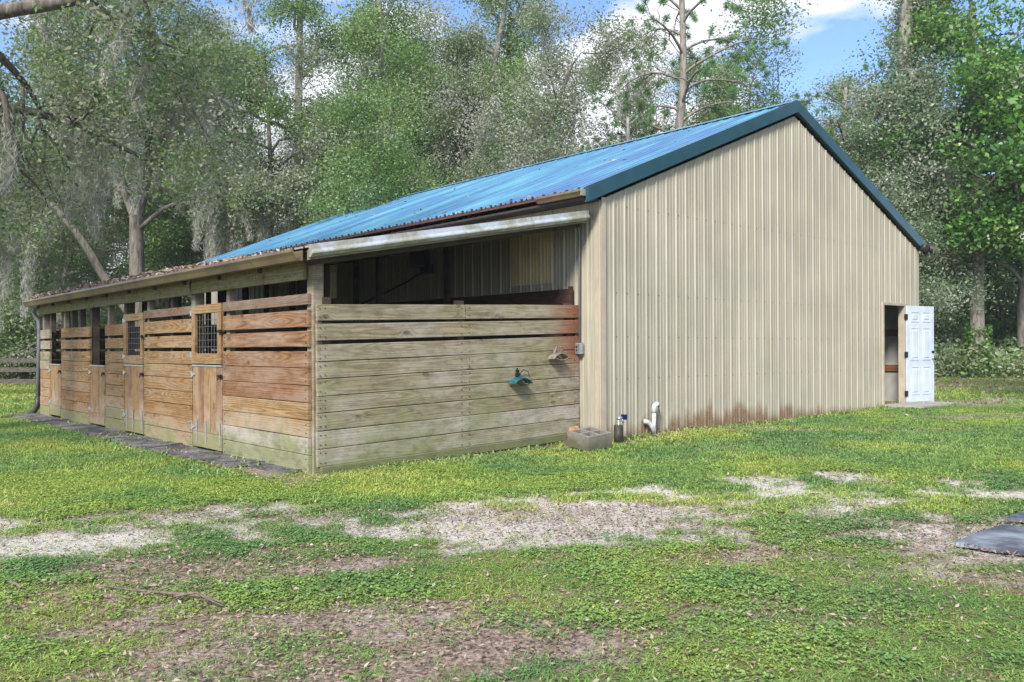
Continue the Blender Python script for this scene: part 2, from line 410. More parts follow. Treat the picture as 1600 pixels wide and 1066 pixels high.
# ------------------------------------------------------------------ plank builder (own axes: length X, thickness Y, height Z)
def plank_mesh(l, h, t, rng, bow=.002):
    c = .005
    prof = [(-t/2, -h/2+c), (-t/2, h/2-c), (-t/2+c, h/2), (t/2-c, h/2), (t/2, h/2-c), (t/2, -h/2+c), (t/2-c, -h/2), (-t/2+c, -h/2)]
    n = 3 if l > 1.2 else 2
    v = []; f = []
    for i in range(n):
        x = -l/2 + l*i/(n-1); dy = rng.uniform(-bow, bow); dz = rng.uniform(-bow, bow)
        for y, z in prof: v.append((x, y+dy, z+dz))
    for i in range(n-1):
        for j in range(8):
            a = i*8+j; b = i*8+(j+1) % 8; f.append((a, a+8, b+8, b))
    f.append(tuple(range(0, 8))); f.append(tuple(range(8*n-1, 8*n-9, -1)))
    return v, f
prng = random.Random(4)
def plank(p0, p1, h, t, mat, parent, vertical=False, name='plank', normal='b'):
    """board whose long axis runs p0->p1 (centres of its ends); faces outward along a or b"""
    p0 = Vector(p0); p1 = Vector(p1); d = p1-p0; l = d.length; d.normalize()
    v, f = plank_mesh(l, h, t, prng)
    o = link_mesh(name, v, f, mat, parent)
    nrm = Vector((0, 1, 0)) if normal == 'b' else Vector((1, 0, 0))
    if normal == 'z': nrm = Vector((0, 0, 1))
    z = d.cross(nrm).normalized(); y = z.cross(d)
    m = Matrix((d, y, z)).transposed().to_4x4(); m.translation = (p0+p1)/2
    o.matrix_local = m
    return o

# ------------------------------------------------------------------ barn: metal siding panels
def rib_profile(w):
    p = [(0, 0)]
    n = max(1, int(round(w/.2286)))
    s = w/n
    for i in range(n):
        x = i*s
        p += [(x+.004, .0), (x+.016, .017), (x+.036, .017), (x+.052, .0), (x+.105, .0), (x+.112, .005), (x+.122, .005), (x+.129, 0),
              (x+.170, .0), (x+.177, .005), (x+.187, .005), (x+.194, 0)]
    p.append((w, 0)); return [q for q in p if q[0] <= w+1e-6]
def rib_panel(name, w, zb, zt, put, mat, parent):
    """zb/zt: functions of x; put(x, depth, z) -> local point"""
    pr = rib_profile(w); v = []; f = []
    for x, d in pr:
        v.append(put(x, d, zb(x))); v.append(put(x, d, zt(x)))
    n = len(pr)
    for i in range(n-1): f.append((2*i, 2*i+2, 2*i+3, 2*i+1))
    return link_mesh(name, v, f, mat, parent)
A0, A1, AM = 4.0586, 13.874, 8.9662
BF, BB = -.421, 13.75
ZE, SL = 3.36, .4065
def roofz(a): return ZE + SL*(AM-A0) - SL*abs(a-AM)
gable = empty('gable_wall', parent=barn)
DOOR = (12.17, 13.17, 2.24)   # opening in the sheet
x = A0; i = 0
while x < A1-.05:
    w = min(.9144, A1-x); x1 = x+w
    cuts = [x] + [c for c in (DOOR[0], DOOR[1]) if x < c < x1] + [AM if x < AM < x1 else None] + [x1]
    cuts = sorted(c for c in cuts if c is not None)
    for u0, u1 in zip(cuts[:-1], cuts[1:]):
        mid = (u0+u1)/2
        z0 = DOOR[2] if DOOR[0] < mid < DOOR[1] else -.25
        # keep rib phase from the full sheet
        pr = rib_profile(w); xs = sorted(set([u0-x, u1-x] + [p[0] for p in pr if u0-x <= p[0] <= u1-x]))
        dep = np.interp(xs, [p[0] for p in pr], [p[1] for p in pr])
        v = []; f = []
        for xx, d in zip(xs, dep):
            v.append((x+xx, BF-d-.001*(i % 2), z0)); v.append((x+xx, BF-d-.001*(i % 2), roofz(x+xx)-.01))
        for j in range(len(xs)-1): f.append((2*j, 2*j+2, 2*j+3, 2*j+1))
        link_mesh('wall_panel', v, f, SIDING, gable)
    x = x1; i += 1
mb = MB()
for zr in (.92, 1.5, 2.1, 3.3):
    x = A0
    while x < A1-.1:
        for dx in (.075,):
            xx = x+dx
            if roofz(xx) > zr+.12 and not (DOOR[0] < xx < DOOR[1] and zr < DOOR[2]):
                mb.prism([(xx+.006*math.cos(t*math.pi/3), zr+.006*math.sin(t*math.pi/3)) for t in range(6)], 1, BF-.008, BF-.0005)
        x += .2286
tag(mb.build('screw', DARKM, gable), kind='stuff')
side = empty('side_wall', parent=barn)
y = BF; i = 0
while y < BB-.05:
    w = min(.9144, BB-y)
    rib_panel('wall_panel', w, lambda x: -.2, lambda x: ZE-.02, (lambda y, i: lambda x, d, z: (A0-d-.001*(i % 2), y+x, z))(y, i), SIDING, side)
    y += w; i += 1
MB().box(A0-.012, A0-.003, BF-.006, BF+.10, -.2, ZE-.03).box(A0-.012, A0+.07, BF-.028, BF-.024, -.2, ZE+.02).build('corner_trim', TRIMB, side)
rs_ = empty('right_wall', parent=barn)
y = BF
while y < BB-.05:
    w = min(.9144, BB-y)
    rib_panel('wall_panel', w, lambda x: -.2, lambda x: ZE-.02, (lambda y: lambda x, d, z: (A1+d, y+x, z))(y), SIDING, rs_)
    y += w
for z in (.90, 1.66, 2.4):
    plank((A1-.045, BF+.1, z), (A1-.045, 6, z), .14, .04, GIRT, rs_, normal='a', name='girt')
for b in (.55, 2.3):
    MB().box(A1-.16, A1-.07, b, b+.09, 0, 3.2).build('post', W_DK, rs_)
MB().box(A1-.022, A1-.012, BF+.06, 8, 0, 3.2).build('inner_sheet', INSIDE, rs_)
MB().add([(A0, BB, -.2), (A1, BB, -.2), (A1, BB, ZE), (AM, BB, roofz(AM)), (A0, BB, ZE), (A0, BB-.03, -.2), (A1, BB-.03, -.2), (A1, BB-.03, ZE), (AM, BB-.03, roofz(AM)), (A0, BB-.03, ZE)],
         [(4, 3, 2, 1, 0), (5, 6, 7, 8, 9), (0, 1, 6, 5), (1, 2, 7, 6), (2, 3, 8, 7), (3, 4, 9, 8), (4, 0, 5, 9)]).build('back_wall', SIDING, barn)
MB().box(A0+.05, A1-.05, BF+.02, BB-.05, -.1, .12).build('floor_slab', CONC, barn)

# roof panels: sheets run from ridge to eave, ribs along the slope
roof = empty('roof', parent=barn)
def slope_panels(a_hi, a_lo, z_hi, z_lo, b0, b1, mat, parent, name='roof_panel', w0=.9144, ribh=.024):
    b = b0; i = 0
    while b < b1-.05:
        w = min(w0, b1-b); pr = rib_profile(w); v = []; f = []
        for x, d in pr:
            dz = d*ribh/.022 + .0012*(i % 2)
            v.append((a_hi, b+x, z_hi+dz)); v.append((a_lo, b+x, z_lo+dz))
        for j in range(len(pr)-1): f.append((2*j, 2*j+1, 2*j+3, 2*j+2))
        o = link_mesh(name, v, f, mat, parent)
        b += w; i += 1
RZ = roofz(AM)+.225
AE = 3.74; ZRE = RZ - SL*(AM-AE)
BR0 = BF-.03
slope_panels(AM, AE, RZ, ZRE, BR0, BB+.12, ROOFB, roof)
slope_panels(AM, 2*AM-AE, RZ-.002, ZRE-.002, BR0, BB+.12, ROOFB, roof)
# underside decking keeps the loft dark
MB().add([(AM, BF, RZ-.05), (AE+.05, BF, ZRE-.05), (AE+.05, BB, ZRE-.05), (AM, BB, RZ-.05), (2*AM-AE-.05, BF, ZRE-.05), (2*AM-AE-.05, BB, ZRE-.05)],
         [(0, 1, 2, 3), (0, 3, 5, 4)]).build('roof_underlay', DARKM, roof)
# ridge cap with closure teeth
mb = MB()
mb.add([(AM-.16, BR0-.01, RZ-.16*SL+.036), (AM, BR0-.01, RZ+.042), (AM+.16, BR0-.01, RZ-.16*SL+.036), (AM-.16, BB+.13, RZ-.16*SL+.036), (AM, BB+.13, RZ+.042), (AM+.16, BB+.13, RZ-.16*SL+.036)],
       [(0, 1, 4, 3), (1, 2, 5, 4)])
mb.build('ridge_cap', ROOFB, roof)
mb = MB(); b = BR0+.15
while b < BB:
    mb.box(AM-.162, AM-.152, b, b+.12, RZ-.16*SL+.004, RZ-.16*SL+.036); b += .2286*2
tag(mb.build('ridge_closure', DARKM, roof), kind='stuff')
# rake trim: two lapped lengths on each slope
def rake(a0, a1, b0, b1, parent, dz0=0):
    z0 = RZ+.03 - SL*abs(a0-AM) + dz0; z1 = RZ+.03 - SL*abs(a1-AM) + dz0; hh = .195
    v = [(a0, b0, z0), (a1, b0, z1), (a1, b0, z1-hh), (a0, b0, z0-hh), (a0, b1, z0), (a1, b1, z1), (a1, b1, z1-hh), (a0, b1, z0-hh)]
    o = MB().add(v, [(0, 1, 2, 3), (4, 7, 6, 5), (0, 4, 5, 1), (3, 2, 6, 7), (0, 3, 7, 4), (1, 5, 6, 2)]).build('rake_trim', TEAL, parent)
    # rolled lower lip
    MB().add([(a0, b0-.008, z0-hh+.012), (a1, b0-.008, z1-hh+.012), (a1, b0-.008, z1-hh-.012), (a0, b0-.008, z0-hh-.012), (a0, b1+.02, z0-hh+.012), (a1, b1+.02, z1-hh+.012), (a1, b1+.02, z1-hh-.012), (a0, b1+.02, z0-hh-.012)],
             [(0, 1, 2, 3), (4, 7, 6, 5), (0, 4, 5, 1), (3, 2, 6, 7), (0, 3, 7, 4), (1, 5, 6, 2)]).build('trim_lip', TEAL, parent)
rake(AE, 7.0, BF-.075, BF-.027, roof); rake(6.9, AM, BF-.079, BF-.031, roof, .002)
rake(AM, 12.0, BF-.075, BF-.027, roof); rake(11.9, 2*AM-AE-.02, BF-.079, BF-.031, roof, .002)
# eave: rusty panel edge, short brown gutter piece and dark soffit
mb = MB().box(AE-.006, AE+.006, .35, BB+.1, ZRE-.045, ZRE-.004)
mb.build('eave_edge', RUST, roof)
mb = MB(); b = BR0+.1
while b < BB:
    mb.box(AE-.03, AE+.0, b, b+.03, ZRE+.0, ZRE+.028); b += .2286
tag(mb.build('rib_end', RUST, roof), kind='stuff')
def gutter(mb, a, z, b0, b1, w=.12, h=.12):
    prof = [(a, z), (a+.012, z), (a+.012, z-.02), (a+.03, z-h*.55), (a+.05, z-h+.008), (a+w-.008, z-h+.008), (a+w-.008, z-.01), (a+w, z-.01), (a+w, z-h), (a+.045, z-h), (a+.02, z-h*.55), (a-.005, z-.03)]
    return mb.prism(prof, 1, b0, b1)
gb = gutter(MB(), AE-.085, ZRE-.01, BF-.01, .45, .09, .085).build('gutter_piece', GUT, roof)
MB().box(AE-.085, AE+.02, BF-.02, BF-.012, ZRE-.095, ZRE-.005).build('end_cap', GALV, roof)
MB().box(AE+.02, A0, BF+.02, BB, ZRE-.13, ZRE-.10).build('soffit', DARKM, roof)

# ------------------------------------------------------------------ lean-to roof
lean = empty('lean_to_roof', parent=barn)
LA0, LZ0, LA1, LZ1 = -.24, 2.385, 4.02, 3.19
BL = 11.85
slope_panels(LA1, LA0, LZ1, LZ0, -.27, BL+.05, ROOFD, lean)
ls = (LZ1-LZ0)/(LA1-LA0)
def lz(a): return LZ0 + ls*(a-LA0)
MB().add([(LA0+.02, -.2, LZ0-.03), (LA1, -.2, LZ1-.03), (LA1, BL, LZ1-.03), (LA0+.02, BL, LZ0-.03)], [(0, 3, 2, 1)]).build('roof_underlay', W_PO, lean)
for b in np.arange(-.05, BL, 1.18):
    plank((LA0+.12, b, lz(LA0+.12)-.115), (LA1-.02, b, lz(LA1-.02)-.115), .14, .038, W_DK, lean, name='rafter')
# galvanised rake trim with a tan lip
def leantrim(a0, a1, off):
    z0, z1 = lz(a0)+.03+off, lz(a1)+.03+off
    v = []
    prof = [(-.315, 0.), (-.322, -.055), (-.345, -.085), (-.345, -.10), (-.30, -.135), (-.27, -.135), (-.27, -.01), (-.20, 0.0)]
    for a, z in ((a0, z0), (a1, z1)):
        for b, dz in prof: v.append((a, b-off, z+dz))
    n = len(prof); f = [(j, (j+1) % n, n+(j+1) % n, n+j) for j in range(n)] + [tuple(range(n-1, -1, -1)), tuple(range(n, 2*n))]
    MB().add(v, f).build('rake_trim', GALV, lean)
leantrim(-.20, 2.75, 0.); leantrim(2.68, 3.93, .003)
MB().add([(-.2, -.268, lz(-.2)-.13), (3.93, -.268, lz(3.93)-.13), (3.93, -.23, lz(3.93)-.13), (-.2, -.23, lz(-.2)-.13), (-.2, -.268, lz(-.2)-.02), (3.93, -.268, lz(3.93)-.02), (3.93, -.23, lz(3.93)-.02), (-.2, -.23, lz(-.2)-.02)],
         [(0, 3, 2, 1), (4, 5, 6, 7), (0, 1, 5, 4), (2, 3, 7, 6), (1, 2, 6, 5), (3, 0, 4, 7)]).build('barge_board', W_PO, lean)
g2 = gutter(MB(), LA0-.11, LZ0-.01, -.20, BL+.08).build('gutter', GUT, lean)
gutter(MB(), LA0-.115, LZ0-.006, -.205, -.19).build('end_cap', GUT, lean)
MB().tube([(-.02, 11.9, 2.28), (-.10, 11.95, 2.24), (-.13, 11.99, 2.16), (-.09, 12.0, 2.06), (-.03, 11.98, 1.96), (-.02, 11.97, 1.7), (-.05, 11.97, .35)], .045, 8).build('downspout', GREYM, lean, True)
MB().tube([(-.05, 11.97, .37), (-.06, 11.97, .16), (-.14, 12.02, .02), (-.22, 12.08, -.05)], .058, 8).build('spout_boot', DARKM, lean, True)
MB().tube([(-.055, 3.32, 2.30), (-.075, 3.33, 2.2), (-.05, 3.35, 2.12), (-.04, 3.2, 2.08), (-.05, 2.9, 2.10)], .012, 6).build('wire', DARKM, lean)
# dead leaves caught along the lean-to roof edge (part of the roof's wear)
rng = np.random.RandomState(8)

# ------------------------------------------------------------------ stall walls
stall = empty('stall_wall', parent=barn)
ROWS = [(0.0, .196), (.202, .382), (.388, .568), (.574, .756), (.762, .942), (.948, 1.132), (1.139, 1.318), (1.366, 1.538), (1.582, 1.765)]
TOPROW = (1.82, 1.938)
def stall_bay(b0, b1, rows, mats, top, parent, a=-.02):
    for i, (z0, z1) in enumerate(rows):
        m = mats(i)
        j = prng.uniform(-.004, .004)
        e0 = b0+.006; e1 = b1-.006
        plank((a+j, e1, (z0+z1)/2), (a+j, e0, (z0+z1)/2), z1-z0, .038, m, parent, normal='a')
    if top:
        plank((a, b1-.006, sum(TOPROW)/2), (a, b0+.006, sum(TOPROW)/2), TOPROW[1]-TOPROW[0], .038, W_TOP, parent, normal='a')
stall_bay(.045, 2.32, ROWS, lambda i: W_RD if i >= 4 else W_OR if i > 1 else W_FR, True, stall)
stall_bay(3.35, 5.31, ROWS, lambda i: W_OR, True, stall)
stall_bay(6.27, 7.29, ROWS, lambda i: W_OR, False, stall)
stall_bay(8.20, 10.15, ROWS, lambda i: W_OR, False, stall)
stall_bay(11.03, 11.83, ROWS, lambda i: W_OR if i < 5 else W_FR, False, stall)
# fascia beam in two lengths, posts and jambs
plank((-.045, 11.78, 2.205), (-.045, 3.32, 2.205), .235, .045, W_BM, stall, name='beam', normal='a')
plank((-.045, 3.30, 2.21), (-.045, .12, 2.21), .235, .045, W_BM, stall, name='beam', normal='a')
def post(a0, a1, b0, b1, z0, z1, mat, name='post'):
    m = MB().prism([(a0+.006, b0), (a1-.006, b0), (a1, b0+.006), (a1, b1-.006), (a1-.006, b1), (a0+.006, b1), (a0, b1-.006), (a0, b0+.006)], 2, -(z1-z0)/2, (z1-z0)/2)
    o = m.build(name, mat, stall); o.location = (0, 0, (z0+z1)/2); return o
post(.0, .13, .02, .155, -.1, 2.36, W_PO)
for b in (3.36, 6.28, 8.22, 10.17, 11.68):
    post(.004, .14, b, b+.13, -.1, 2.3, W_PO if b < 4 or b > 11 else W_DK)  # darker colour on the middle posts paints in their shaded sides
for b in (2.22, 5.20, 7.20, 10.04):
    post(.004, .09, b, b+.09, -.1, 2.3, W_PO)
for b in (4.2, 8.95, 9.5, 11.1):
    post(.004, .10, b, b+.10, 1.2, 2.3, W_DK)  # shade on these post sides is put into the dark colour
# partitions between stalls and the far end wall: rows of boards open above
for b, a1 in ((2.95, 4.0), (5.8, 4.0), (7.75, 4.0), (9.6, 4.0), (11.84, 4.0)):
    for z0, z1 in ROWS:
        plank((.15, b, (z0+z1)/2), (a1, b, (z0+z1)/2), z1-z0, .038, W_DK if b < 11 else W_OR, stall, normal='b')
for a in (1.3, 2.6, 3.9):
    for b in (2.87, 5.72, 7.67, 9.52, 11.74):
        post(a, a+.09, b-.05, b+.04, -.1, lz(a)-.16, W_DK)
# inner boards along the barn's own side wall
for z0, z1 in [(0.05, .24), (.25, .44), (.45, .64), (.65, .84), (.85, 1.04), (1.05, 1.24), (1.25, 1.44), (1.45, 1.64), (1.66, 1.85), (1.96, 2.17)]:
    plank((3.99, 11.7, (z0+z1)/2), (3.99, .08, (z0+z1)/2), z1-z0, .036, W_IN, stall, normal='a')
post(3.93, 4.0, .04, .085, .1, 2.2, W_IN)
plank((1.07, 1.5, 2.0), (1.07, 1.5, 2.42), .10, .04, W_BM, stall, normal='b')

# ------------------------------------------------------------------ front wall of the lean-to (boards rise slightly towards the barn)
front = empty('front_wall', parent=barn)
FR = [(.075, .258), (.264, .452), (.459, .645), (.652, .826), (.833, 1.014), (1.021, 1.20), (1.207, 1.388), (1.428, 1.610), (1.642, 1.818)]
def tilt(a): return .030*a
for i, (z0, z1) in enumerate(FR):
    zc = (z0+z1)/2; h = z1-z0
    segs = [(.02, 4.02)] if i not in (8, 5, 2) else ([(.02, 2.03), (2.036, 4.02)] if i == 8 else [(.02, 2.06), (2.065, 4.02)] if i == 5 else [(.02, 4.02)])
    for s0, s1 in segs:
        j = prng.uniform(-.004, .004)
        plank((s0, -.02+j, zc+tilt(s0)), (s1, -.02+j, zc+tilt(s1)), h, .038, W_FR, front)
for a in (.16, 2.0, 3.9):
    o = MB().box(-.05, .05, -.045, .045, -1.05, 1.0+tilt(a)*.5).build('post', W_DK, front); o.location = (a, .055, .9)
plank((.05, -.05, .03), (4.0, -.05, .03+tilt(4.0)), .09, .07, W_DK, front, name='sill_board')
mb = MB()
for i, (z0, z1) in enumerate(FR):
    for a in (.05, .11, 1.97, 2.09, 3.93):
        for z in (z0+.04, z1-.04):
            zz_ = z+tilt(a)+prng.uniform(-.01, .01)
            mb.prism([(a+.0065*math.cos(t*math.pi/3), zz_+.0065*math.sin(t*math.pi/3)) for t in range(6)], 1, -.047, -.0395)
tag(mb.build('screw', DARKM, front), kind='stuff')
mb = MB()
for (b0, b1) in ((.045, 2.32), (3.35, 5.31), (6.27, 7.29), (8.2, 10.15)):
    for z0, z1 in ROWS:
        for b in (b0+.06, b1-.06):
            for z in (z0+.045, z1-.045):
                mb.prism([(b+.0065*math.cos(t*math.pi/3), z+.0065*math.sin(t*math.pi/3)) for t in range(6)], 0, -.047, -.0395)
for i in range(26):
    b = prng.uniform(.2, 3.2); z = prng.choice([2.13, 2.17, 2.24, 2.28])+prng.uniform(-.02, .02)
    mb.prism([(b+.01*math.cos(t*math.pi/3), z+.01*math.sin(t*math.pi/3)) for t in range(6)], 0, -.072, -.0675)
tag(mb.build('screw', DARKM, stall), kind='stuff')

# ------------------------------------------------------------------ stall doors
def hinge(parent, b, z, s=1, big=False):
    m = MB(); l = .20 if big else .10; w = .028
    m.add([(-.052, b, z+w), (-.052, b-s*l, z+.008), (-.052, b-s*l, z-.008), (-.052, b, z-w), (-.046, b, z+w), (-.046, b-s*l, z+.008), (-.046, b-s*l, z-.008), (-.046, b, z-w)],
          [(0, 1, 2, 3), (4, 7, 6, 5), (0, 4, 5, 1), (3, 2, 6, 7), (1, 5, 6, 2), (0, 3, 7, 4)])
    m.box(-.052, -.046, b+s*.002, b+s*.05, z-.035, z+.035); m.tube([(-.05, b, z-.04), (-.05, b, z+.04)], .008, 6)
    return m.build('hinge', ZINC, parent)
def lower_door(b0, b1, ztop, straps=False):
    d = empty('stall_door', parent=barn)
    n = 5; w = (b1-b0-.02)/n
    for i in range(n):
        bb = b0+.01+w*(i+.5)
        plank((-.022+prng.uniform(-.003, .003), bb, .245), (-.022, bb, ztop-.012), w-.009, .036, W_OR if i % 3 else W_RD if straps else W_OR, d, normal='a')
    plank((-.024, b1-.012, .14), (-.024, b0+.012, .14), .20, .04, W_OR, d, normal='a', name='kick_board')
    MB().box(-.05, .01, b0+.01, b1-.01, ztop-.012, ztop+.008).build('top_strip', ZINC, d)
    MB().box(.0, .03, b0+.05, b1-.05, .2, .32).box(.0, .03, b0+.05, b1-.05, ztop-.2, ztop-.08).build('ledge', W_DK, d)
    hinge(d, b1-.01, ztop-.12); hinge(d, b1-.01, .30)
    l = MB(); zz0 = ztop-.13
    l.box(-.075, -.047, b0+.0, b0+.07, zz0-.02, zz0+.02); l.tube([(-.07, b0-.05, zz0), (-.07, b0+.1, zz0)], .008, 6)
    l.tube([(-.07, b0+.04, zz0), (-.085, b0+.045, zz0-.05)], .009, 6)
    l.build('latch', BLACKM, d)
    if straps:
        for bb in (b0+.06, (b0+b1)/2+.02, b1-.17):
            MB().box(-.054, -.046, bb-.018, bb+.018, .10, .40).build('strap', ZINC, d)
    return d
lower_door(2.335, 3.335, 1.13, True); lower_door(5.325, 6.255, 1.10, True); lower_door(7.305, 8.185, 1.07); lower_door(10.165, 11.015, 1.06)
def upper_door(b0, b1, z0, z1):
    d = empty('stall_window_door', parent=barn)
    w = .115; a = -.03
    plank((a, b1-.01, z1-w/2), (a, b0+.01, z1-w/2), w, .045, W_OR, d, normal='a', name='frame_rail')
    plank((a, b1-.01, z0+w*.6), (a, b0+.01, z0+w*.6), w*1.2, .045, W_OR, d, normal='a', name='frame_rail')
    plank((a-.003, b1-.01-w/2, z0+w*1.2), (a-.003, b1-.01-w/2, z1-w), w, .045, W_OR, d, normal='a', name='frame_stile')
    plank((a-.003, b0+.01+w/2, z0+w*1.2), (a-.003, b0+.01+w/2, z1-w), w, .045, W_OR, d, normal='a', name='frame_stile')
    m = MB(); B0, B1, Z0, Z1 = b0+w, b1-w, z0+w*1.2, z1-w
    n = 8
    for i in range(1, n):
        b = B0+(B1-B0)*i/n; m.tube([(-.018, b, Z0-.02), (-.018+prng.uniform(-.006, .006), b+prng.uniform(-.008, .008), (Z0+Z1)/2), (-.018, b, Z1+.02)], .0032, 5, False)
    nz_ = 6
    for i in range(1, nz_):
        z = Z0+(Z1-Z0)*i/nz_; m.tube([(-.021, B0-.02, z), (-.021, (B0+B1)/2, z+prng.uniform(-.006, .006)), (-.021, B1+.02, z)], .0032, 5, False)
    m.build('wire_mesh', WIRE, d)
    hinge(d, b1-.005, z1-.1); hinge(d, b1-.005, z0+.12)
    l = MB(); zz0 = (z0+z1)/2+.03
    l.box(-.085, -.053, b0-.03, b0+.05, zz0-.02, zz0+.02); l.tube([(-.08, b0-.07, zz0), (-.08, b0+.06, zz0)], .008, 6)
    l.build('latch', BLACKM, d)
upper_door(2.335, 3.345, 1.15, 1.935); upper_door(5.325, 6.265, 1.12, 1.915)

# ------------------------------------------------------------------ side wall details inside the lean-to
mb = MB(); pr = rib_profile(.9144); v = []; f = []
for x_, d_ in pr:
    v.append((A0-d_-.006, .50+x_, 2.28)); v.append((A0-d_-.006, .50+x_, 3.15))
link_mesh('siding_patch', v, [(2*i, 2*i+2, 2*i+3, 2*i+1) for i in range(len(pr)-1)], TAN, side)['label'] = 'yellowish replacement siding panel'
fanb = MB().box(A0-.18, A0-.03, 3.45, 3.85, 2.74, 3.05).box(A0-.14, A0-.03, 3.35, 3.6, 2.60, 2.76).build('electrical_box', BLACKM, side)
MB().tube([(A0-.08, 3.5, 2.68), (A0-.06, 4.1, 2.52), (A0-.05, 4.8, 2.36), (A0-.05, 5.7, 2.18)], .016, 6).build('cable', BLACKM, side)
MB().tube([(A0-.08, 3.8, 3.02), (A0-.06, 4.3, 3.04), (A0-.05, 4.7, 3.09)], .012, 6).build('cable', BLACKM, side)

# entrance door in the gable wall
df = empty('door_frame', parent=barn)
yb = BF
MB().box(DOOR[0], DOOR[0]+.05, yb-.035, yb+.10, .05, DOOR[2]).box(DOOR[0]+.05, DOOR[1]-.05, yb-.035, yb+.10, DOOR[2]-.05, DOOR[2]).box(DOOR[1]-.05, DOOR[1]+.012, yb-.035, yb+.10, .05, DOOR[2]).build('jamb', TRIMB, df)
MB().box(DOOR[0]+.05, DOOR[1]-.05, yb-.03, yb+.1, .10, .15).build('threshold', ZINC, df)
leaf = empty('entrance_door', parent=barn); leaf.location = (13.165, yb-.055, .15); leaf.rotation_euler = (0, 0, R(-11))
LW, LH, LT = .90, 2.05, .044
m = MB(); pan = []
cols = [(.125, .395), (.505, .775)]; rows_ = [(.22, .80), (.93, 1.60), (1.72, 1.93)]
m.box(0, LW, 0, LT, 0, LH)
m.build('slab', WHITEP, leaf)
def panel_frame(x0, x1, z0, z1, y):
    q = MB(); w = .018; d = .008
    # raised moulding ring and a raised field
    q.prism([(x0, z0), (x1, z0), (x1-w, z0+w), (x0+w, z0+w)], 1, y-d, y-.0002)
    q.prism([(x0, z1), (x0+w, z1-w), (x1-w, z1-w), (x1, z1)], 1, y-d, y-.0002)
    q.prism([(x0, z0), (x0+w, z0+w), (x0+w, z1-w), (x0, z1)], 1, y-d, y-.0002)
    q.prism([(x1, z0), (x1, z1), (x1-w, z1-w), (x1-w, z0+w)], 1, y-d, y-.0002)
    i = .045
    q.add([(x0+i, y-.0003, z0+i), (x1-i, y-.0003, z0+i), (x1-i, y-.0003, z1-i), (x0+i, y-.0003, z1-i), (x0+i+.02, y-.009, z0+i+.02), (x1-i-.02, y-.009, z0+i+.02), (x1-i-.02, y-.009, z1-i-.02), (x0+i+.02, y-.009, z1-i-.02)],
          [(0, 1, 5, 4), (1, 2, 6, 5), (2, 3, 7, 6), (3, 0, 4, 7), (4, 5, 6, 7)])
    return q
for c0_, c1_ in cols:
    for r0, r1 in rows_:
        panel_frame(c0_, c1_, r0, r1, 0.0).build('panel', WHITEP, leaf)
for z in (.25, 1.05, 1.82):
    MB().box(-.075, .02, -.012, .004, z-.055, z+.055).tube([(0, -.012, z-.055), (0, -.012, z+.055)], .011, 8).build('hinge', BLACKM, leaf)
m = MB()
m.tube([(LW-.06, -.005, .95), (LW-.06, -.045, .95)], .012, 8).lathe([(0, -.03), (.022, -.024), (.03, 0), (.022, .024), (0, .03)], 10, (LW-.06, -.07, .95)).tube([(LW-.06, .05, .95), (LW-.06, .09, .95)], .024, 8)
m.build('handle', BLACKM, leaf)
MB().tube([(LW-.06, -.03, 1.10), (LW-.06, .07, 1.10)], .026, 10).build('deadbolt', BLACKM, leaf)
MB().box(12.1, 13.7, -1.25, BF-.08, -.1, .225).build('door_step', CONC, barn)

# ------------------------------------------------------------------ things by the wall
BROT = (0, 0, ANG)
def at(name, a, b, z, label, cat, rot=0, group=None):
    p = wld(a, b, z); o = empty(name, p, (0, 0, ANG+rot)); return tag(o, label, cat, group)

# outlet box and conduit on the side wall
t = at('outlet_box', A0-.03, -.06, 1.34, 'small grey outlet box with a thin conduit rising from it beside the plank wall', 'outlet box')
MB().box(-.075, .0, -.055, .055, -.075, .075).build('box', ZINC, t)
MB().box(-.082, -.076, -.045, .045, -.06, .06).build('cover_plate', GREYM, t)
MB().tube([(-.088, 0, .02), (-.08, 0, .02)], .014, 8).tube([(-.088, 0, -.025), (-.08, 0, -.025)], .014, 8).build('socket', BLACKM, t)
MB().tube([(-.03, 0, .07), (-.03, 0, 1.55), (-.035, .015, 1.66), (-.05, .06, 1.735), (-.08, .12, 1.76), (-.16, .2, 1.76)], .0125, 8).build('conduit', GREYM, t, True)

# saddle racks screwed to the front boards
def rack(name, a, z, label, mat, loopmat, teal):
    t = at(name, a, -.04, z, label, 'saddle rack')
    m = MB(); n = 13; wid = .19
    prof = []
    for i in range(n):
        s = i/(n-1)*2-1
        prof.append((s*wid, .075*(1-abs(s)**1.5)-.05 - (.02*max(0, abs(s)-.75)*4)))
    low = [(x_, z_-.013) for x_, z_ in prof[::-1]]
    m.prism(prof+low, 1, -.20, -.02)
    m.build('saddle_arch', mat, t)
    MB().box(-.03, .03, -.022, .0, -.08, .10).build('back_plate', mat, t)
    m = MB()
    m.tube([(-wid*.9, -.20, -.06), (-.06, -.205, -.10), (.06, -.205, -.10), (wid*.9, -.20, -.06)], .008, 6)
    m.build('front_bar', loopmat, t)
    m = MB()
    if teal:
        m.tube([(.02, -.03, .05), (.12, -.05, .15), (.22, -.06, .11), (.25, -.06, .02)], .007, 6)
        m.build('bridle_hook', loopmat, t)
        MB().box(-.035, .025, -.06, -.01, .04, .09).box(-.03, .02, -.05, -.01, .11, .15).tube([(-.005, -.03, .03), (-.005, -.03, .18)], .014, 6).build('bracket', BLACKM, t)
    else:
        m.tube([(-.08, -.08, .02), (-.04, -.10, .13), (.11, -.10, .13), (.15, -.06, .02)], .010, 6)
        m.tube([(-.03, -.09, .07), (.13, -.09, .07)], .007, 6)
        m.build('bridle_hook', loopmat, t)
    t.scale = (.76, .76, .76)
    return t
TEALP = simple('teal_rack_paint', (.012, .10, .115), .4, 0, .3, 20)
GREYR = simple('weathered_grey_rack', (.20, .18, .15), .6, .1, .35, 20)
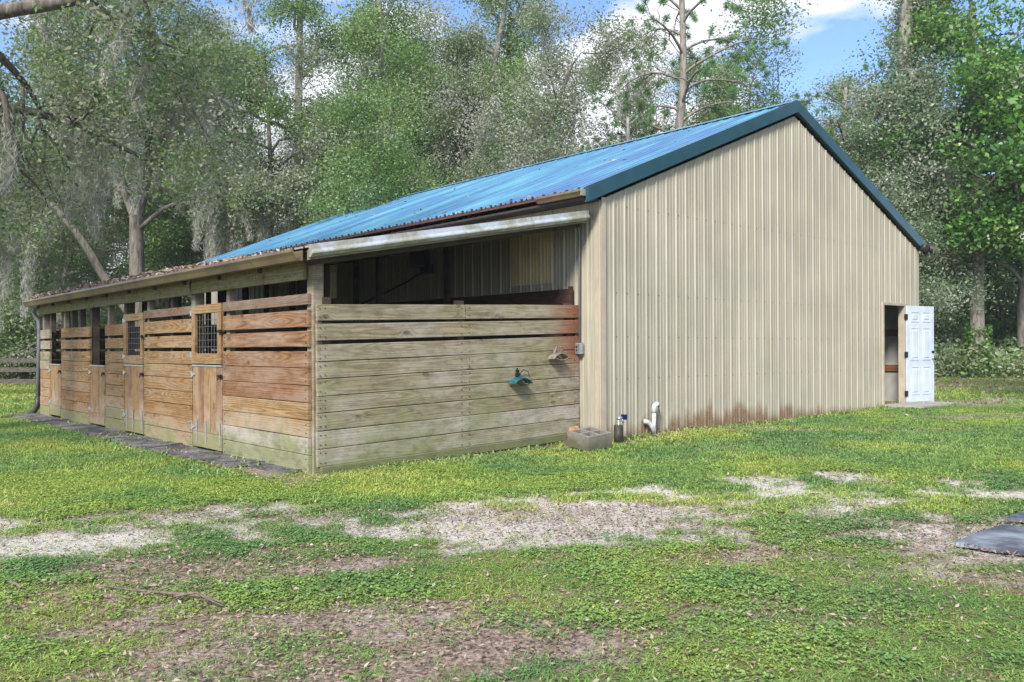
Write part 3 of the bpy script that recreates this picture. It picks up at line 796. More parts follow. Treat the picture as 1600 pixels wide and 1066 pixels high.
rack('saddle_rack', 3.54, 1.265, 'grey saddle rack with a wire loop on top, upper one on the plank wall', GREYR, GREYR, False)
rack('saddle_rack', 2.86, .955, 'teal saddle rack with a curved black hook, lower one on the plank wall', TEALP, BLACKM, True)

# concrete block, rock, water tap, vent pipe
t = None
mb = MB(); L_, W_, H_ = .40, .40, .19
xs = [0, .04, .18, .22, .36, .40]
for i in range(5):
    for j in range(5):
        cell = i in (1, 3) and j in (1, 3)
        if not cell: mb.box(xs[i], xs[i+1], xs[j], xs[j+1], 0, H_)
        else: mb.box(xs[i], xs[i+1], xs[j], xs[j+1], 0, .05)
k = NT('mossy_concrete'); c = k.tc(); x, y, z = k.sep(c)
n1 = k.noise(c, 9, 5, .6); n2 = k.noise(c, 70, 4, .7)
base = k.ramp(n2, (.3, (.12, .112, .095)), (.7, (.27, .255, .22)))
mz = k.math('ADD', z, k.math('MULTIPLY', k.math('SUBTRACT', n1, .5), .25))
base = k.mix(k.ramp(k.math('MULTIPLY', mz, 5), (.3, .8), (.85, 0.)), base, (.085, .085, .045))
k.bsdf(base, .95, 0, .15, k.bump(n2, .6, .006)); MOSSC = k.m
ob = mb.build('concrete_block', MOSSC)
px, py = .73, 10.96
pb = wld(3.27, -.93, 0)
ob.location = (pb.x, pb.y, gz1(pb.x, pb.y)-.015+.02); ob.matrix_world = Matrix.Translation(ob.location) @ Matrix.Rotation(R(8.5), 4, 'X') @ Matrix.Rotation(ANG-R(4), 4, 'Z')
tag(ob, 'mossy grey concrete block with four open cells at the barn corner', 'concrete block')

rr = random.Random(3); v = []; f = []
import bmesh
bm = bmesh.new(); bmesh.ops.create_icosphere(bm, subdivisions=3, radius=.105)
for vv in bm.verts:
    p = vv.co; n = .12*math.sin(p.x*40+1)+.10*math.sin(p.y*33+p.z*21)+.10*math.sin(p.z*47+p.x*18)
    vv.co = Vector((p.x*1.15, p.y*.9, p.z*.92))*(1+n)
me = bpy.data.meshes.new('rock'); bm.to_mesh(me); bm.free()
me.materials.append(simple('orange_rock_stone', (.30, .165, .07), .9, 0, .5, 22, .2, .6))
rock = bpy.data.objects.new('rock', me); C.objects.link(rock)
pr_ = wld(3.62, -.33, 0); rock.location = (pr_.x, pr_.y, gz1(pr_.x, pr_.y)+.16); rock.rotation_euler = (.3, .2, 1)
tag(rock, 'orange brown rough rock lying behind the concrete block', 'rock')
mb = MB().box(-.10, .12, -.09, .1, -.05, .05)
fl = mb.build('brick', simple('dark_brick', (.12, .09, .07), .95, 0, .3, 20)); fl.location = (pr_.x, pr_.y, gz1(pr_.x, pr_.y)+.02); fl.rotation_euler = (0, 0, .5)
tag(fl, 'dark dirty brick lying under the orange rock', 'brick')

p = wld(4.13, -.66); zz0 = gz1(p.x, p.y)
t = tag(empty('water_tap', (p.x, p.y, zz0), BROT), 'garden tap with a blue handle on a short dark pipe stub', 'tap')
MB().lathe([(.052, -.05), (.062, -.05), (.062, .245), (.052, .245), (.05, .15), (.0, .15)], 16).build('pipe_sleeve', simple('dark_mossy_pipe', (.035, .032, .022), .6, 0, .5, 14), t, True)
MB().tube([(0, 0, .1), (0, 0, .34)], .014, 8).tube([(-.015, 0, .33), (.055, -.01, .335)], .022, 8).tube([(.05, -.01, .33), (.075, -.02, .27)], .014, 8).build('valve', ZINC, t, True)
MB().tube([(.045, -.01, .335), (.10, -.015, .345)], .010, 6).box(.085, .125, -.045, .03, .31, .38).build('handle', simple('blue_plastic', (.008, .012, .07), .4), t)

p = wld(5.035, BF-.10); zz0 = gz1(p.x, p.y)
t = tag(empty('vent_pipe', (p.x, p.y, zz0-.02), BROT), 'white plastic pipe with an elbow on top standing against the siding', 'pipe')
t.scale = (.85, .85, .92)
PVC = simple('white_pvc', (.42, .43, .43), .5, 0, .3, 10)
m = MB(); m.tube([(0, 0, -.05), (0, 0, .40)], .036, 12); m.build('upright', PVC, t, True)
m = MB(); m.tube([(0, 0, .36), (0, 0, .43), (.012, -.004, .465), (.045, -.012, .485), (.085, -.02, .485)], .045, 12); m.build('elbow', PVC, t, True)
m = MB(); m.tube([(.0, 0, .04), (-.05, .01, .16), (-.12, .03, .225), (-.19, .06, .235)], .035, 12); m.build('side_branch', PVC, t, True)
MB().tube([(.088, -.02, .485), (.09, -.02, .485)], .037, 12).tube([(.06, -.05, .47), (.065, -.06, .36)], .008, 6).build('drip_stain_flap', BLACKM, t)

# floodlight under the right eave
t = at('floodlight', 13.80, BF-.06, 3.42, 'twin headed floodlight with a motion sensor under the right roof corner', 'floodlight')
MB().lathe([(.0, -.02), (.055, -.02), (.055, .02), (0, .02)], 12).build('base', BLACKM, t)
def lamp(dx, mat2):
    h = MB(); h.tube([(0, -.02, 0), (dx*.4, -.09, .0)], .014, 6)
    h.tube([(dx*.25, -.03, .02), (dx*.6, -.08, .01), (dx*1.0, -.16, -.02), (dx*1.08, -.19, -.03)], [.035, .06, .085, .09], 12)
    o = h.build('lamp_head', DARKM, t, True)
    MB().tube([(dx*1.082, -.1905, -.0301), (dx*1.09, -.196, -.032)], .08, 12).build('lens', mat2, o)
LENS = simple('lens_glass', (.50, .42, .28), .2, 0, .1)
lamp(-.16, DARKM); lamp(.15, LENS)
MB().box(-.04, .04, -.13, -.05, -.13, -.05).tube([(0, -.04, -.02), (0, -.08, -.08)], .012, 6).build('sensor', BLACKM, t)

# rubber mats along the stalls
k = NT('rubber_mat'); c = k.tc(); B = k.tc(barn)
n1 = k.noise(B, 2.4, 5, .65); n2 = k.noise(B, 40, 4, .7)
base = k.ramp(n1, (.42, (.045, .046, .056)), (.66, (.19, .185, .19)))
base = k.mix(k.math('MULTIPLY', k.ramp(n2, (.5, 0.), (.7, 1.)), .35), base, (.28, .26, .24))
k.bsdf(base, .8, 0, .25, k.bump(n2, .3, .004)); MAT_R = k.m
mr = random.Random(12)
mat_lab = ['black rubber mat nearest the barn corner, half buried in dead leaves', 'black rubber mat below the red brown planks', 'black rubber mat in front of the nearer mesh topped door',
           'dusty rubber mat between the two mesh topped doors', 'rubber mat with a curled edge before the farther mesh topped door', 'rubber mat just beyond the farther mesh topped door',
           'rubber mat before the half door with the grey post above', 'farthest rubber mat by the downspout']
edges = [.25, 1.15, 2.45, 3.75, 5.15, 6.5, 7.9, 9.6, 12.0]
for i in range(8):
    b0, b1 = edges[i]-.04, edges[i+1]+.05; wv = [.22, .42, .5, .52, .5, .54, .52, .6][i]
    n = 6; v = []; f = []
    sk = mr.uniform(-.08, .08)
    ctr = wld(-wv/2-.02, (b0+b1)/2); cz = gz1(ctr.x, ctr.y)
    for ib in range(n+1):
        for ia in range(4):
            a = -.03 - wv*ia/3 + mr.uniform(-.015, .015)*(ia == 3); b = b0+(b1-b0)*ib/n + sk*ia/3
            w_ = wld(a, b); lift = .022 + .006*(i % 2) + .02*mr.random()*(ib in (0, n)) + (.03 if i == 4 and ib == n else 0)
            p = Vector((w_.x, w_.y, gz1(w_.x, w_.y)+lift))
            v.append(p-Vector((ctr.x, ctr.y, cz)))
    nt_ = len(v); v += [q_-Vector((0, 0, .03)) for q_ in v]
    for ib in range(n):
        for ia in range(3):
            q_ = [ib*4+ia, ib*4+ia+1, (ib+1)*4+ia+1, (ib+1)*4+ia]; f.append(q_); f.append([z_+nt_ for z_ in q_[::-1]])
    ring = [ib*4 for ib in range(n+1)] + [n*4+ia for ia in (1, 2, 3)] + [ib*4+3 for ib in range(n-1, -1, -1)] + [2, 1]
    for u_, w_ in zip(ring, ring[1:]+ring[:1]): f.append([u_, w_, w_+nt_, u_+nt_])
    o = link_mesh('rubber_mat', v, f, MAT_R); o.location = (ctr.x, ctr.y, cz)
    tag(o, mat_lab[i], 'mat', 'rubber mats along the stalls')
# dark woven mats at the right edge of the yard
k = NT('woven_mat'); c = k.tc(); x, y, z = k.sep(c)
n1 = k.noise(c, 2.2, 4, .6); n2 = k.noise(c, 1, 3, .6, 0, (9, 70, 9))
base = k.ramp(n1, (.42, (.05, .06, .08)), (.66, (.26, .30, .36)))
base = k.mix(k.math('MULTIPLY', k.ramp(n2, (.45, 0.), (.62, 1.)), .6), base, (.055, .065, .09))
k.bsdf(base, .6, 0, .35, k.bump(n2, .4, .005)); WOV = k.m
def yardmat(pts, lift, label):
    cx = sum(p[0] for p in pts)/len(pts); cy = sum(p[1] for p in pts)/len(pts); cz = gz1(cx, cy)
    v = []; f = []; N = 8
    # bilinear grid of the four corners
    P = [np.array(p) for p in pts]
    for i in range(N+1):
        for j in range(N+1):
            s, t_ = i/N, j/N
            p = P[0]*(1-s)*(1-t_)+P[1]*s*(1-t_)+P[2]*s*t_+P[3]*(1-s)*t_
            v.append((p[0]-cx, p[1]-cy, gz1(*p)-cz+lift+.006*math.sin(5*s+3*t_)))
    n0 = len(v); v += [(a, b, c_-.03) for a, b, c_ in v]
    for i in range(N):
        for j in range(N):
            q_ = [i*(N+1)+j, (i+1)*(N+1)+j, (i+1)*(N+1)+j+1, i*(N+1)+j+1]; f.append(q_); f.append([u+n0 for u in q_[::-1]])
    ring = [i*(N+1) for i in range(N+1)] + [N*(N+1)+j for j in range(1, N+1)] + [i*(N+1)+N for i in range(N-1, -1, -1)] + [j for j in range(N-1, 0, -1)]
    for u, w_ in zip(ring, ring[1:]+ring[:1]): f.append([u, w_, w_+n0, u+n0])
    o = link_mesh('woven_mat', v, f, WOV); o.location = (cx, cy, cz)
    tag(o, label, 'mat', 'woven mats at the edge of the yard')
yardmat([(2.9, 5.6), (4.1, 4.45), (5.0, 5.4), (3.5, 6.1)], .03, 'dark blue grey woven mat lying on the ground, nearer and larger one')
yardmat([(3.62, 6.28), (4.9, 5.95), (5.4, 6.8), (4.2, 6.75)], .035, 'dark woven mat behind the larger mat, mostly out of view')

# fallen branch and sticks
BARK_D = simple('dry_bark', (.15, .12, .095), .95, 0, .4, 30, .15, .6)
def stick(pts, rad, label, name='fallen_branch'):
    P = []
    for (x_, y_, h_) in pts: P.append(Vector((x_, y_, gz1(x_, y_)+h_)))
    c_ = P[0].copy()
    o = MB().tube([p-c_ for p in P], rad, 7).build(name, BARK_D, None, True); o.location = c_
    return o
o = stick([(-2.32, 4.86, .03), (-2.12, 4.76, .035), (-1.97, 4.70, .04), (-1.82, 4.63, .045), (-1.66, 4.60, .04), (-1.52, 4.50, .03)], [.003, .004, .006, .010, .008, .004], 'x')
o2 = MB().tube([(.50, -.26, .015), (.62, -.25, .035), (.70, -.34, .03), (.82, -.42, .012)], [.007, .006, .005, .003], 6).tube([(.3, -.16, .0), (.44, -.14, .04), (.56, -.13, .03)], [.006, .005, .003], 6).build('twig', BARK_D, o, True)
tag(o, 'long crooked dead branch lying on the foreground grass', 'branch')
o = stick([(-2.95, 5.0, .02), (-2.86, 4.92, .03), (-2.78, 4.86, .02)], [.008, .010, .005], 'y', 'stick'); tag(o, 'short dark stick left of the long dead branch', 'stick')

# ------------------------------------------------------------------ fences
FW = simple('dark_fence_board', (.085, .075, .06), .9, 0, .4, 10)
FW2 = simple('pale_fence_rail', (.22, .20, .16), .9, 0, .3, 10)
def rail_fence(P0, P1, step, zs, h, t, mat, label, posth, postw):
    P0 = Vector(P0); P1 = Vector(P1); d = P1-P0; n = max(1, int(round(d.length/step))); ang = math.atan2(d.y, d.x)
    root = empty('fence', (P0.x, P0.y, gz1(P0.x, P0.y)), (0, 0, ang)); tag(root, label, 'fence')
    s = d.length/n; z0 = root.location.z
    def gl(u): return gz1(P0.x+math.cos(ang)*u, P0.y+math.sin(ang)*u)-z0
    for i in range(n+1):
        u = i*s; MB().box(u-postw/2, u+postw/2, -postw/2, postw/2, gl(u)-.3, gl(u)+posth).build('post', mat, root)
    for i in range(n):
        for z in zs:
            u0, u1 = i*s, (i+1)*s; a, b = gl(u0)+z, gl(u1)+z
            y0, y1 = -postw/2-t-.002, -postw/2-.002
            MB().add([(u0+.004, y0, a-h/2), (u1-.004, y0, b-h/2), (u1-.004, y1, b-h/2), (u0+.004, y1, a-h/2), (u0+.004, y0, a+h/2), (u1-.004, y0, b+h/2), (u1-.004, y1, b+h/2), (u0+.004, y1, a+h/2)],
                     [(0, 3, 2, 1), (4, 5, 6, 7), (0, 1, 5, 4), (1, 2, 6, 5), (2, 3, 7, 6), (3, 0, 4, 7)]).build('rail', mat, root)
    return root
rail_fence((-22.5, 25.0), (-12.6, 25.6), 3.3, (.40, .74, 1.02), .135, .03, FW, 'dark three board paddock fence on the left beyond the stalls', 1.12, .11)
rail_fence((-40, 41), (-18, 42), 3.6, (.45, .85, 1.2), .10, .04, FW2, 'pale weathered rail fence at the wood edge behind the dark fence', 1.3, .12)
root = rail_fence((16.5, 34.5), (34, 33.5), 3.5, (1.28,), .12, .04, FW2, 'wire mesh fence with a wooden top rail among the right hand undergrowth', 1.35, .11)
ang = root.rotation_euler.z; m = MB()
for i in range(0, 88):
    u = i*.2; gl = gz1(16.5+math.cos(ang)*u, 34.5+math.sin(ang)*u)-root.location.z; m.box(u-.003, u+.003, -.075, -.069, gl+.05, gl+1.24)
for z in (.1, .3, .5, .7, .9, 1.1):
    for j in range(5):
        u0, u1 = j*3.5, j*3.5+3.5; g0 = gz1(16.5+math.cos(ang)*u0, 34.5+math.sin(ang)*u0)-root.location.z; g1 = gz1(16.5+math.cos(ang)*u1, 34.5+math.sin(ang)*u1)-root.location.z
        m.add([(u0, -.081, g0+z), (u1, -.081, g1+z), (u1, -.081, g1+z+.006), (u0, -.081, g0+z+.006), (u0, -.076, g0+z), (u1, -.076, g1+z), (u1, -.076, g1+z+.006), (u0, -.076, g0+z+.006)],
              [(0, 1, 2, 3), (4, 7, 6, 5), (3, 2, 6, 7), (0, 4, 5, 1)])
m.build('wire_mesh', WIRE, root)

# ------------------------------------------------------------------ trees
def leafmat(name, stops, transl=.35, rough=.45, spec=.35):
    k = NT(name); t = k.attr('tint'); col = k.ramp(t, *stops)
    p = k.n('ShaderNodeBsdfPrincipled'); k.put(p.inputs['Base Color'], col); p.inputs['Roughness'].default_value = rough; p.inputs['Specular IOR Level'].default_value = spec
    tr = k.n('ShaderNodeBsdfTranslucent'); k.put(tr.inputs['Color'], k.mix(.5, col, (.16, .26, .03)))
    mx = k.n('ShaderNodeMixShader'); mx.inputs[0].default_value = transl
    k.l(p.outputs[0], mx.inputs[1]); k.l(tr.outputs[0], mx.inputs[2]); k.l(mx.outputs[0], k.o.inputs['Surface']); return k.m
OAKL = leafmat('oak_leaf', [(0, (.09, .13, .07)), (.22, (.14, .23, .09)), (.42, (.21, .34, .12)), (.58, (.30, .32, .24)), (.78, (.38, .37, .33)), (1, (.46, .45, .43))], .5)
LAUR = leafmat('laurel_leaf', [(0, (.075, .14, .06)), (.35, (.14, .26, .085)), (.62, (.22, .38, .11)), (.82, (.32, .43, .19)), (1, (.42, .46, .34))], .5)
BROAD = leafmat('broad_leaf', [(0, (.04, .10, .03)), (.4, (.08, .21, .045)), (.7, (.14, .33, .06)), (.88, (.26, .38, .09)), (1, (.40, .45, .33))], .42, .35, .5)
GREYL = leafmat('grey_leaf', [(0, (.10, .15, .08)), (.3, (.18, .28, .13)), (.55, (.28, .37, .24)), (.8, (.38, .42, .34)), (1, (.46, .49, .43))], .48, .4, .5)
PINEL = leafmat('pine_needle', [(0, (.06, .12, .05)), (.5, (.11, .25, .085)), (.8, (.18, .33, .12)), (1, (.28, .20, .10))], .3)
MOSSL = leafmat('hanging_moss', [(0, (.36, .36, .33)), (1, (.54, .535, .50))], .4, .9, .1)
k = NT('bark'); c = k.tc(); n1 = k.noise(c, 1, 5, .65, .3, (14, 14, 2.2)); n2 = k.noise(c, 1.2, 4)
base = k.ramp(n1, (.32, (.05, .043, .037)), (.55, (.15, .132, .115)), (.75, (.26, .24, .22)))
base = k.mix(k.math('MULTIPLY', k.ramp(n2, (.5, 0.), (.7, 1.)), .5), base, (.19, .205, .165))
k.bsdf(base, .95, 0, .15, k.bump(n1, .8, .03)); BARK = k.m
k = NT('pale_bark'); c = k.tc(); n1 = k.noise(c, 1, 5, .65, .3, (12, 12, 3)); n2 = k.noise(c, 1.6, 4)
base = k.ramp(n1, (.3, (.10, .088, .075)), (.55, (.23, .21, .185)), (.75, (.34, .32, .29)))
k.bsdf(base, .95, 0, .15, k.bump(n1, .8, .03)); PBARK = k.m

def leaf_quads(cen, rng, L0, W0, droop=.3, dirs=None, spreadz=.7):
    n = len(cen)
    if dirs is None:
        d = rng.normal(size=(n, 3)); d[:, 2] = d[:, 2]*spreadz - droop
    else: d = dirs
    d /= np.linalg.norm(d, axis=1)[:, None]+1e-9
    r = rng.normal(size=(n, 3)); s = np.cross(d, r); s /= np.linalg.norm(s, axis=1)[:, None]+1e-9
    u = np.cross(s, d)
    k_ = rng.uniform(.65, 1.35, (n, 1)); L_ = L0*k_; W_ = W0*k_
    v = np.empty((n, 4, 3))
    v[:, 0] = cen - d*L_*.5; v[:, 2] = cen + d*L_*.5
    m = cen + d*L_*.08 + u*W_*.18
    v[:, 1] = m + s*W_*.5; v[:, 3] = m - s*W_*.5
    return v.reshape(-1, 3)

class Tree:
    def __init__(s, seed): s.rng = np.random.RandomState(seed); s.mb = MB(); s.tw = []; s.limbs = []
    def limb(s, pts, r0, r1, n=7):
        pts = [np.array(p, float) for p in pts]
        # smooth the path
        q = []
        m = max(6, 3*len(pts)); t = np.linspace(0, len(pts)-1, m)
        P = np.array(pts)
        for a in t:
            i = int(min(a, len(pts)-2)); f = a-i
            p0 = P[max(i-1, 0)]; p1 = P[i]; p2 = P[i+1]; p3 = P[min(i+2, len(P)-1)]
            q.append(.5*((2*p1)+(-p0+p2)*f+(2*p0-5*p1+4*p2-p3)*f*f+(-p0+3*p1-3*p2+p3)*f**3))
        rad = list(np.linspace(r0, r1, m))
        s.mb.tube([Vector(a) for a in q], rad, n, True)
        s.limbs.append((np.array(q), rad)); return np.array(q)
    def grow(s, p, d, length, r, lvl, maxl, k=(6, 6, 5), up=(.05, .0, -.05), wander=.28, ang=(35, 70), ratio=.55, first=.3):
        rng = s.rng; n = 7 if lvl < 2 else 5
        pts = [np.array(p, float)]; d = np.array(d, float); d /= np.linalg.norm(d)
        for i in range(n-1):
            d = d + rng.normal(size=3)*wander*(.6 if lvl == 0 else 1); d[2] += up[min(lvl, 2)]; d /= np.linalg.norm(d)
            pts.append(pts[-1]+d*length/(n-1))
        rad = np.linspace(r, max(r*.35, .004), n)
        s.mb.tube([Vector(a) for a in pts], list(rad), (7, 6, 4, 3)[min(lvl, 3)], lvl < 2)
        pts = np.array(pts); s.limbs.append((pts, rad))
        if lvl >= maxl: s.tw.append(pts); return
        s.spawn(pts, rad, length, lvl, maxl, k, up, wander, ang, ratio, first)
    def spawn(s, pts, rad, length, lvl, maxl, k=(6, 6, 5), up=(.05, 0, -.05), wander=.28, ang=(35, 70), ratio=.55, first=.3):
        rng = s.rng; n = len(pts)
        for i in range(k[min(lvl, len(k)-1)]):
            t = first+(1-first)*(i+rng.rand())/k[min(lvl, len(k)-1)]
            if i == k[min(lvl, len(k)-1)]-1: t = 1.
            f = t*(n-1); j = int(min(f, n-2)); p = pts[j]+(pts[j+1]-pts[j])*(f-j)
            d0 = pts[j+1]-pts[j]; d0 /= np.linalg.norm(d0)
            a = rng.normal(size=3); a -= d0*a.dot(d0); a /= np.linalg.norm(a)
            an = R(rng.uniform(*ang)) if t < .97 else R(rng.uniform(5, 30))
            d = d0*math.cos(an)+a*math.sin(an)
            s.grow(p, d, length*ratio*rng.uniform(.7, 1.25)*(1.15-.4*t), np.interp(f, np.arange(n), rad)*.62, lvl+1, maxl, k, up, wander, ang, ratio, first)
    def leaves(s, per, spread, L0, W0, tint=(.35, .25), droop=.3, along=.1, zsq=.8):
        rng = s.rng; cs = []; ts = []
        for pts in s.tw:
            n = max(3, int(per*rng.uniform(.5, 1.5))); f = rng.uniform(.15, 1.02, n)*(len(pts)-1); j = np.minimum(f.astype(int), len(pts)-2)
            p = pts[j]+(pts[j+1]-pts[j])*(f-j)[:, None]
            p = p + rng.normal(size=(n, 3))*np.array([spread, spread, spread*zsq])
            cs.append(p); ts.append(np.full(n, rng.normal(tint[0], tint[1])))
        c_ = np.concatenate(cs); t_ = np.clip(np.concatenate(ts)+rng.normal(size=len(c_))*.09, 0, 1)
        return leaf_quads(c_, rng, L0, W0, droop), t_
    def moss(s, n, lo=.6, hi=2.0, minr=.012):
        rng = s.rng; vs = []; ts = []
        cand = [(p, r) for p, r in s.limbs if len(p) > 3 and r[0] > minr]
        for i in range(n):
            pts, r = cand[rng.randint(len(cand))]; f = rng.uniform(.3, 1)*(len(pts)-1); j = int(min(f, len(pts)-2)); p = pts[j]+(pts[j+1]-pts[j])*(f-j)
            if p[2] < 2.6: continue
            ln = rng.uniform(lo, hi); m = int(300*ln); tt = rng.rand(m)**.8
            c_ = p + np.stack([rng.normal(size=m)*.13*(1-tt*.8)*ln**.5+.08*np.sin(tt*5+i), rng.normal(size=m)*.13*(1-tt*.8), -tt*ln], 1)
            d = rng.normal(size=(m, 3))*.6; d[:, 2] -= 1
            vs.append(leaf_quads(c_, rng, .17, .013, 0, d)); ts.append(np.clip(rng.normal(.45, .25, m), 0, 1))
        if not vs: return None
        return np.concatenate(vs), np.concatenate(ts)
    def build(s, name, leafm, bark, lv, moss=None, trunkname='trunk'):
        root = empty(name)
        t = s.mb.build(trunkname, bark, root, True)
        v, tt = lv
        me = quads_mesh('crown', v, len(v)//4); facef(me, 'tint', tt); me.materials.append(leafm)
        c_ = bpy.data.objects.new('crown', me); C.objects.link(c_); c_.parent = root
        if moss is not None:
            v, tt = moss; me = quads_mesh('moss', v, len(v)//4); facef(me, 'tint', tt); me.materials.append(MOSSL)
            m = bpy.data.objects.new('moss', me); C.objects.link(m); m.parent = root; m['kind'] = 'stuff'
        return root
def copy_tree(o):
    c_ = o.copy(); C.objects.link(c_)
    for ch in o.children:
        d = ch.copy(); C.objects.link(d); d.parent = c_
    return c_
used = set()
def place(proto, u, Y, label, cat='tree', rot=0., s=1., group=None, x=None, tilt_=0.):
    o = proto if proto.name not in used else copy_tree(proto)
    used.add(proto.name)
    X = (u-800)/F_*Y if x is None else x
    o.location = (X, Y, gz1(X, Y)-.05); o.rotation_euler = (0, tilt_, rot); o.scale = (s, s, s)
    for k_ in ('label', 'category', 'group'):
        if k_ in o: del o[k_]
    return tag(o, label, cat, group)

# spreading oak behind the stalls: trunk forks, one heavy limb leaning left
T = Tree(11)
q = T.limb([(0, 0, -.2), (.05, 0, 2), (0, 0, 4), (-.05, .1, 5.6)], .27, .21, 9)
a = T.limb([(-.05, .1, 5.4), (-.55, .2, 6.7), (-.8, .3, 8.2), (-1.4, .2, 10)], .15, .05); T.spawn(a, np.linspace(.15, .05, len(a)), 4.6, 0, 3, k=(8, 6, 5), ang=(35, 65), first=.5)
a = T.limb([(-.05, .1, 5.4), (.35, 0, 6.9), (.5, -.2, 8.6), (1.2, -.2, 10.4)], .15, .05); T.spawn(a, np.linspace(.15, .05, len(a)), 4.6, 0, 3, k=(8, 6, 5), ang=(35, 65), first=.5)
a = T.limb([(0, 0, 2.2), (-.9, -.2, 3.6), (-1.7, -.4, 5.0), (-2.9, -.5, 6.3), (-4.4, -.8, 7.1), (-6, -1, 8)], .17, .04); T.spawn(a, np.linspace(.17, .04, len(a)), 3.6, 0, 3, k=(9, 6, 5), ang=(35, 70), first=.5)
a = T.limb([(.1, 0, 5.2), (1.2, -.3, 5.9), (2.6, -.4, 6.0), (4.2, -.2, 6.8)], .08, .03); T.spawn(a, np.linspace(.12, .04, len(a)), 2.6, 0, 3, k=(7, 6, 4), ang=(35, 70), first=.5)
oak = T.build('oak_tree', OAKL, BARK, T.leaves(90, .26, .095, .05, (.5, .25)), T.moss(120, .8, 3.0))
place(oak, 214, 27, 'forked oak with a heavy limb leaning left, right behind the low stall roof')

# generic spreading oak
def gen_oak(seed, h, spread, leafm, per, L0, W0, tint, moss=20, bark=BARK, low=.3, k0=9, name='oak_tree', spr=.32, k1=8):
    T = Tree(seed); r = T.rng
    pts = [(0, 0, -.2), (r.normal()*.15, r.normal()*.15, h*.28), (r.normal()*.4, r.normal()*.4, h*.55), (r.normal()*.7, r.normal()*.7, h*.86)]
    a = T.limb(pts, h*.018, h*.004, 8); rad = np.linspace(h*.018, h*.004, len(a))
    T.spawn(a, rad, spread, 0, 3, k=(k0, 6, 5), ang=(40, 85), ratio=.62, first=low, up=(.05, .02, -.04))
    return T.build(name, leafm, bark, T.leaves(per, spr, L0, W0, tint), T.moss(moss*2, .7, 2.6) if moss else None)
oak_b = gen_oak(21, 11, 7.0, OAKL, 130, .10, .055, (.5, .25), 24, k0=11)
oak_c = gen_oak(22, 9.5, 5.5, LAUR, 130, .10, .055, (.45, .24), 0, low=.25, k0=11, name='laurel_tree')
oak_d = gen_oak(23, 12.5, 5.6, OAKL, 120, .095, .05, (.62, .22), 16, low=.45, k0=11)
grey_t = gen_oak(24, 10, 5.5, GREYL, 120, .115, .06, (.45, .25), 0, low=.12, k0=14, name='vine_tree')
broad = gen_oak(25, 11, 5.2, BROAD, 75, .16, .105, (.45, .25), 0, PBARK, low=.30, k0=12, name='broadleaf_tree', spr=.36)

# tall slender trunks that carry their crown high
def gen_tall(seed, h, leafm, lean_, bark=PBARK, name='tall_tree'):
    T = Tree(seed); r = T.rng
    a = T.limb([(0, 0, -.2), (lean_*.2, 0, h*.3), (lean_*.55, .2, h*.6), (lean_, .3, h)], h*.019, h*.006, 8)
    T.spawn(a, np.linspace(h*.019, h*.006, len(a)), 4.6, 0, 3, k=(11, 6, 5), ang=(40, 80), first=.45, ratio=.6)
    return T.build(name, leafm, bark, T.leaves(110, .32, .10, .055, (.5, .25)))
tall_a = gen_tall(31, 15, LAUR, -.8); tall_b = gen_tall(32, 15, OAKL, 2.6)

# pine
T = Tree(41); r = T.rng; h = 15.
a = T.limb([(0, 0, -.2), (.1, 0, 4), (-.1, 0, 8), (.15, 0, 11), (.1, .1, h)], .26, .09, 8)
for i in range(26):
    z = 5.5+9.3*(i+r.rand())/26; j = np.interp(z, a[:, 2], np.arange(len(a))); p = np.array([np.interp(z, a[:, 2], a[:, c_]) for c_ in range(3)])
    az = i*2.4+r.rand(); ln = r.uniform(1.8, 3.9)*(1.25-.6*(z-5.5)/9.5)
    d = np.array([math.cos(az), math.sin(az), .55]); pts = [p]
    for s_ in range(6):
        d = d+np.array([0, 0, -.16 if s_ > 0 else .1])+r.normal(size=3)*.08; d /= np.linalg.norm(d); pts.append(pts[-1]+d*ln/6)
    rad = np.linspace(.06, .014, 7); T.mb.tube([Vector(x_) for x_ in pts], list(rad), 5, False)
    P = np.array(pts)
    T.spawn(P, rad, ln, 1, 2, k=(6, 8), ang=(30, 65), ratio=.38, first=.3)
vs_, ts_ = [], []
for pts in T.tw:
    e = pts[-1]; m = 120; d = r.normal(size=(m, 3)); ax = pts[-1]-pts[-2]; ax /= np.linalg.norm(ax); d = d+ax*1.1; d /= np.linalg.norm(d, axis=1)[:, None]
    base_ = e - ax*r.uniform(0, .28, (m, 1)); vs_.append(leaf_quads(base_+d*.10, r, .24, .016, 0, d)); ts_.append(np.clip(r.normal(.45, .2, m)+r.normal()*.15, 0, 1))
pine = T.build('pine_tree', PINEL, PBARK, (np.concatenate(vs_), np.concatenate(ts_)))

# the right hand trunk standing clear of the woods
T = Tree(51)
a = T.limb([(0, 0, -.25), (0, 0, .5), (.0, .05, 3), (.12, .1, 6), (-.05, .2, 9), (.1, .3, 13)], .30, .12, 10); T.mb.tube([(0, 0, -.3), (0, 0, .1), (0, 0, .6)], [.44, .36, .28], 10)
T.spawn(a, np.linspace(.30, .12, len(a)), 4.8, 0, 3, k=(16, 6, 5), ang=(55, 95), first=.55, ratio=.6, up=(.0, -.03, -.06))
lv = T.leaves(70, .34, .16, .10, (.45, .24))
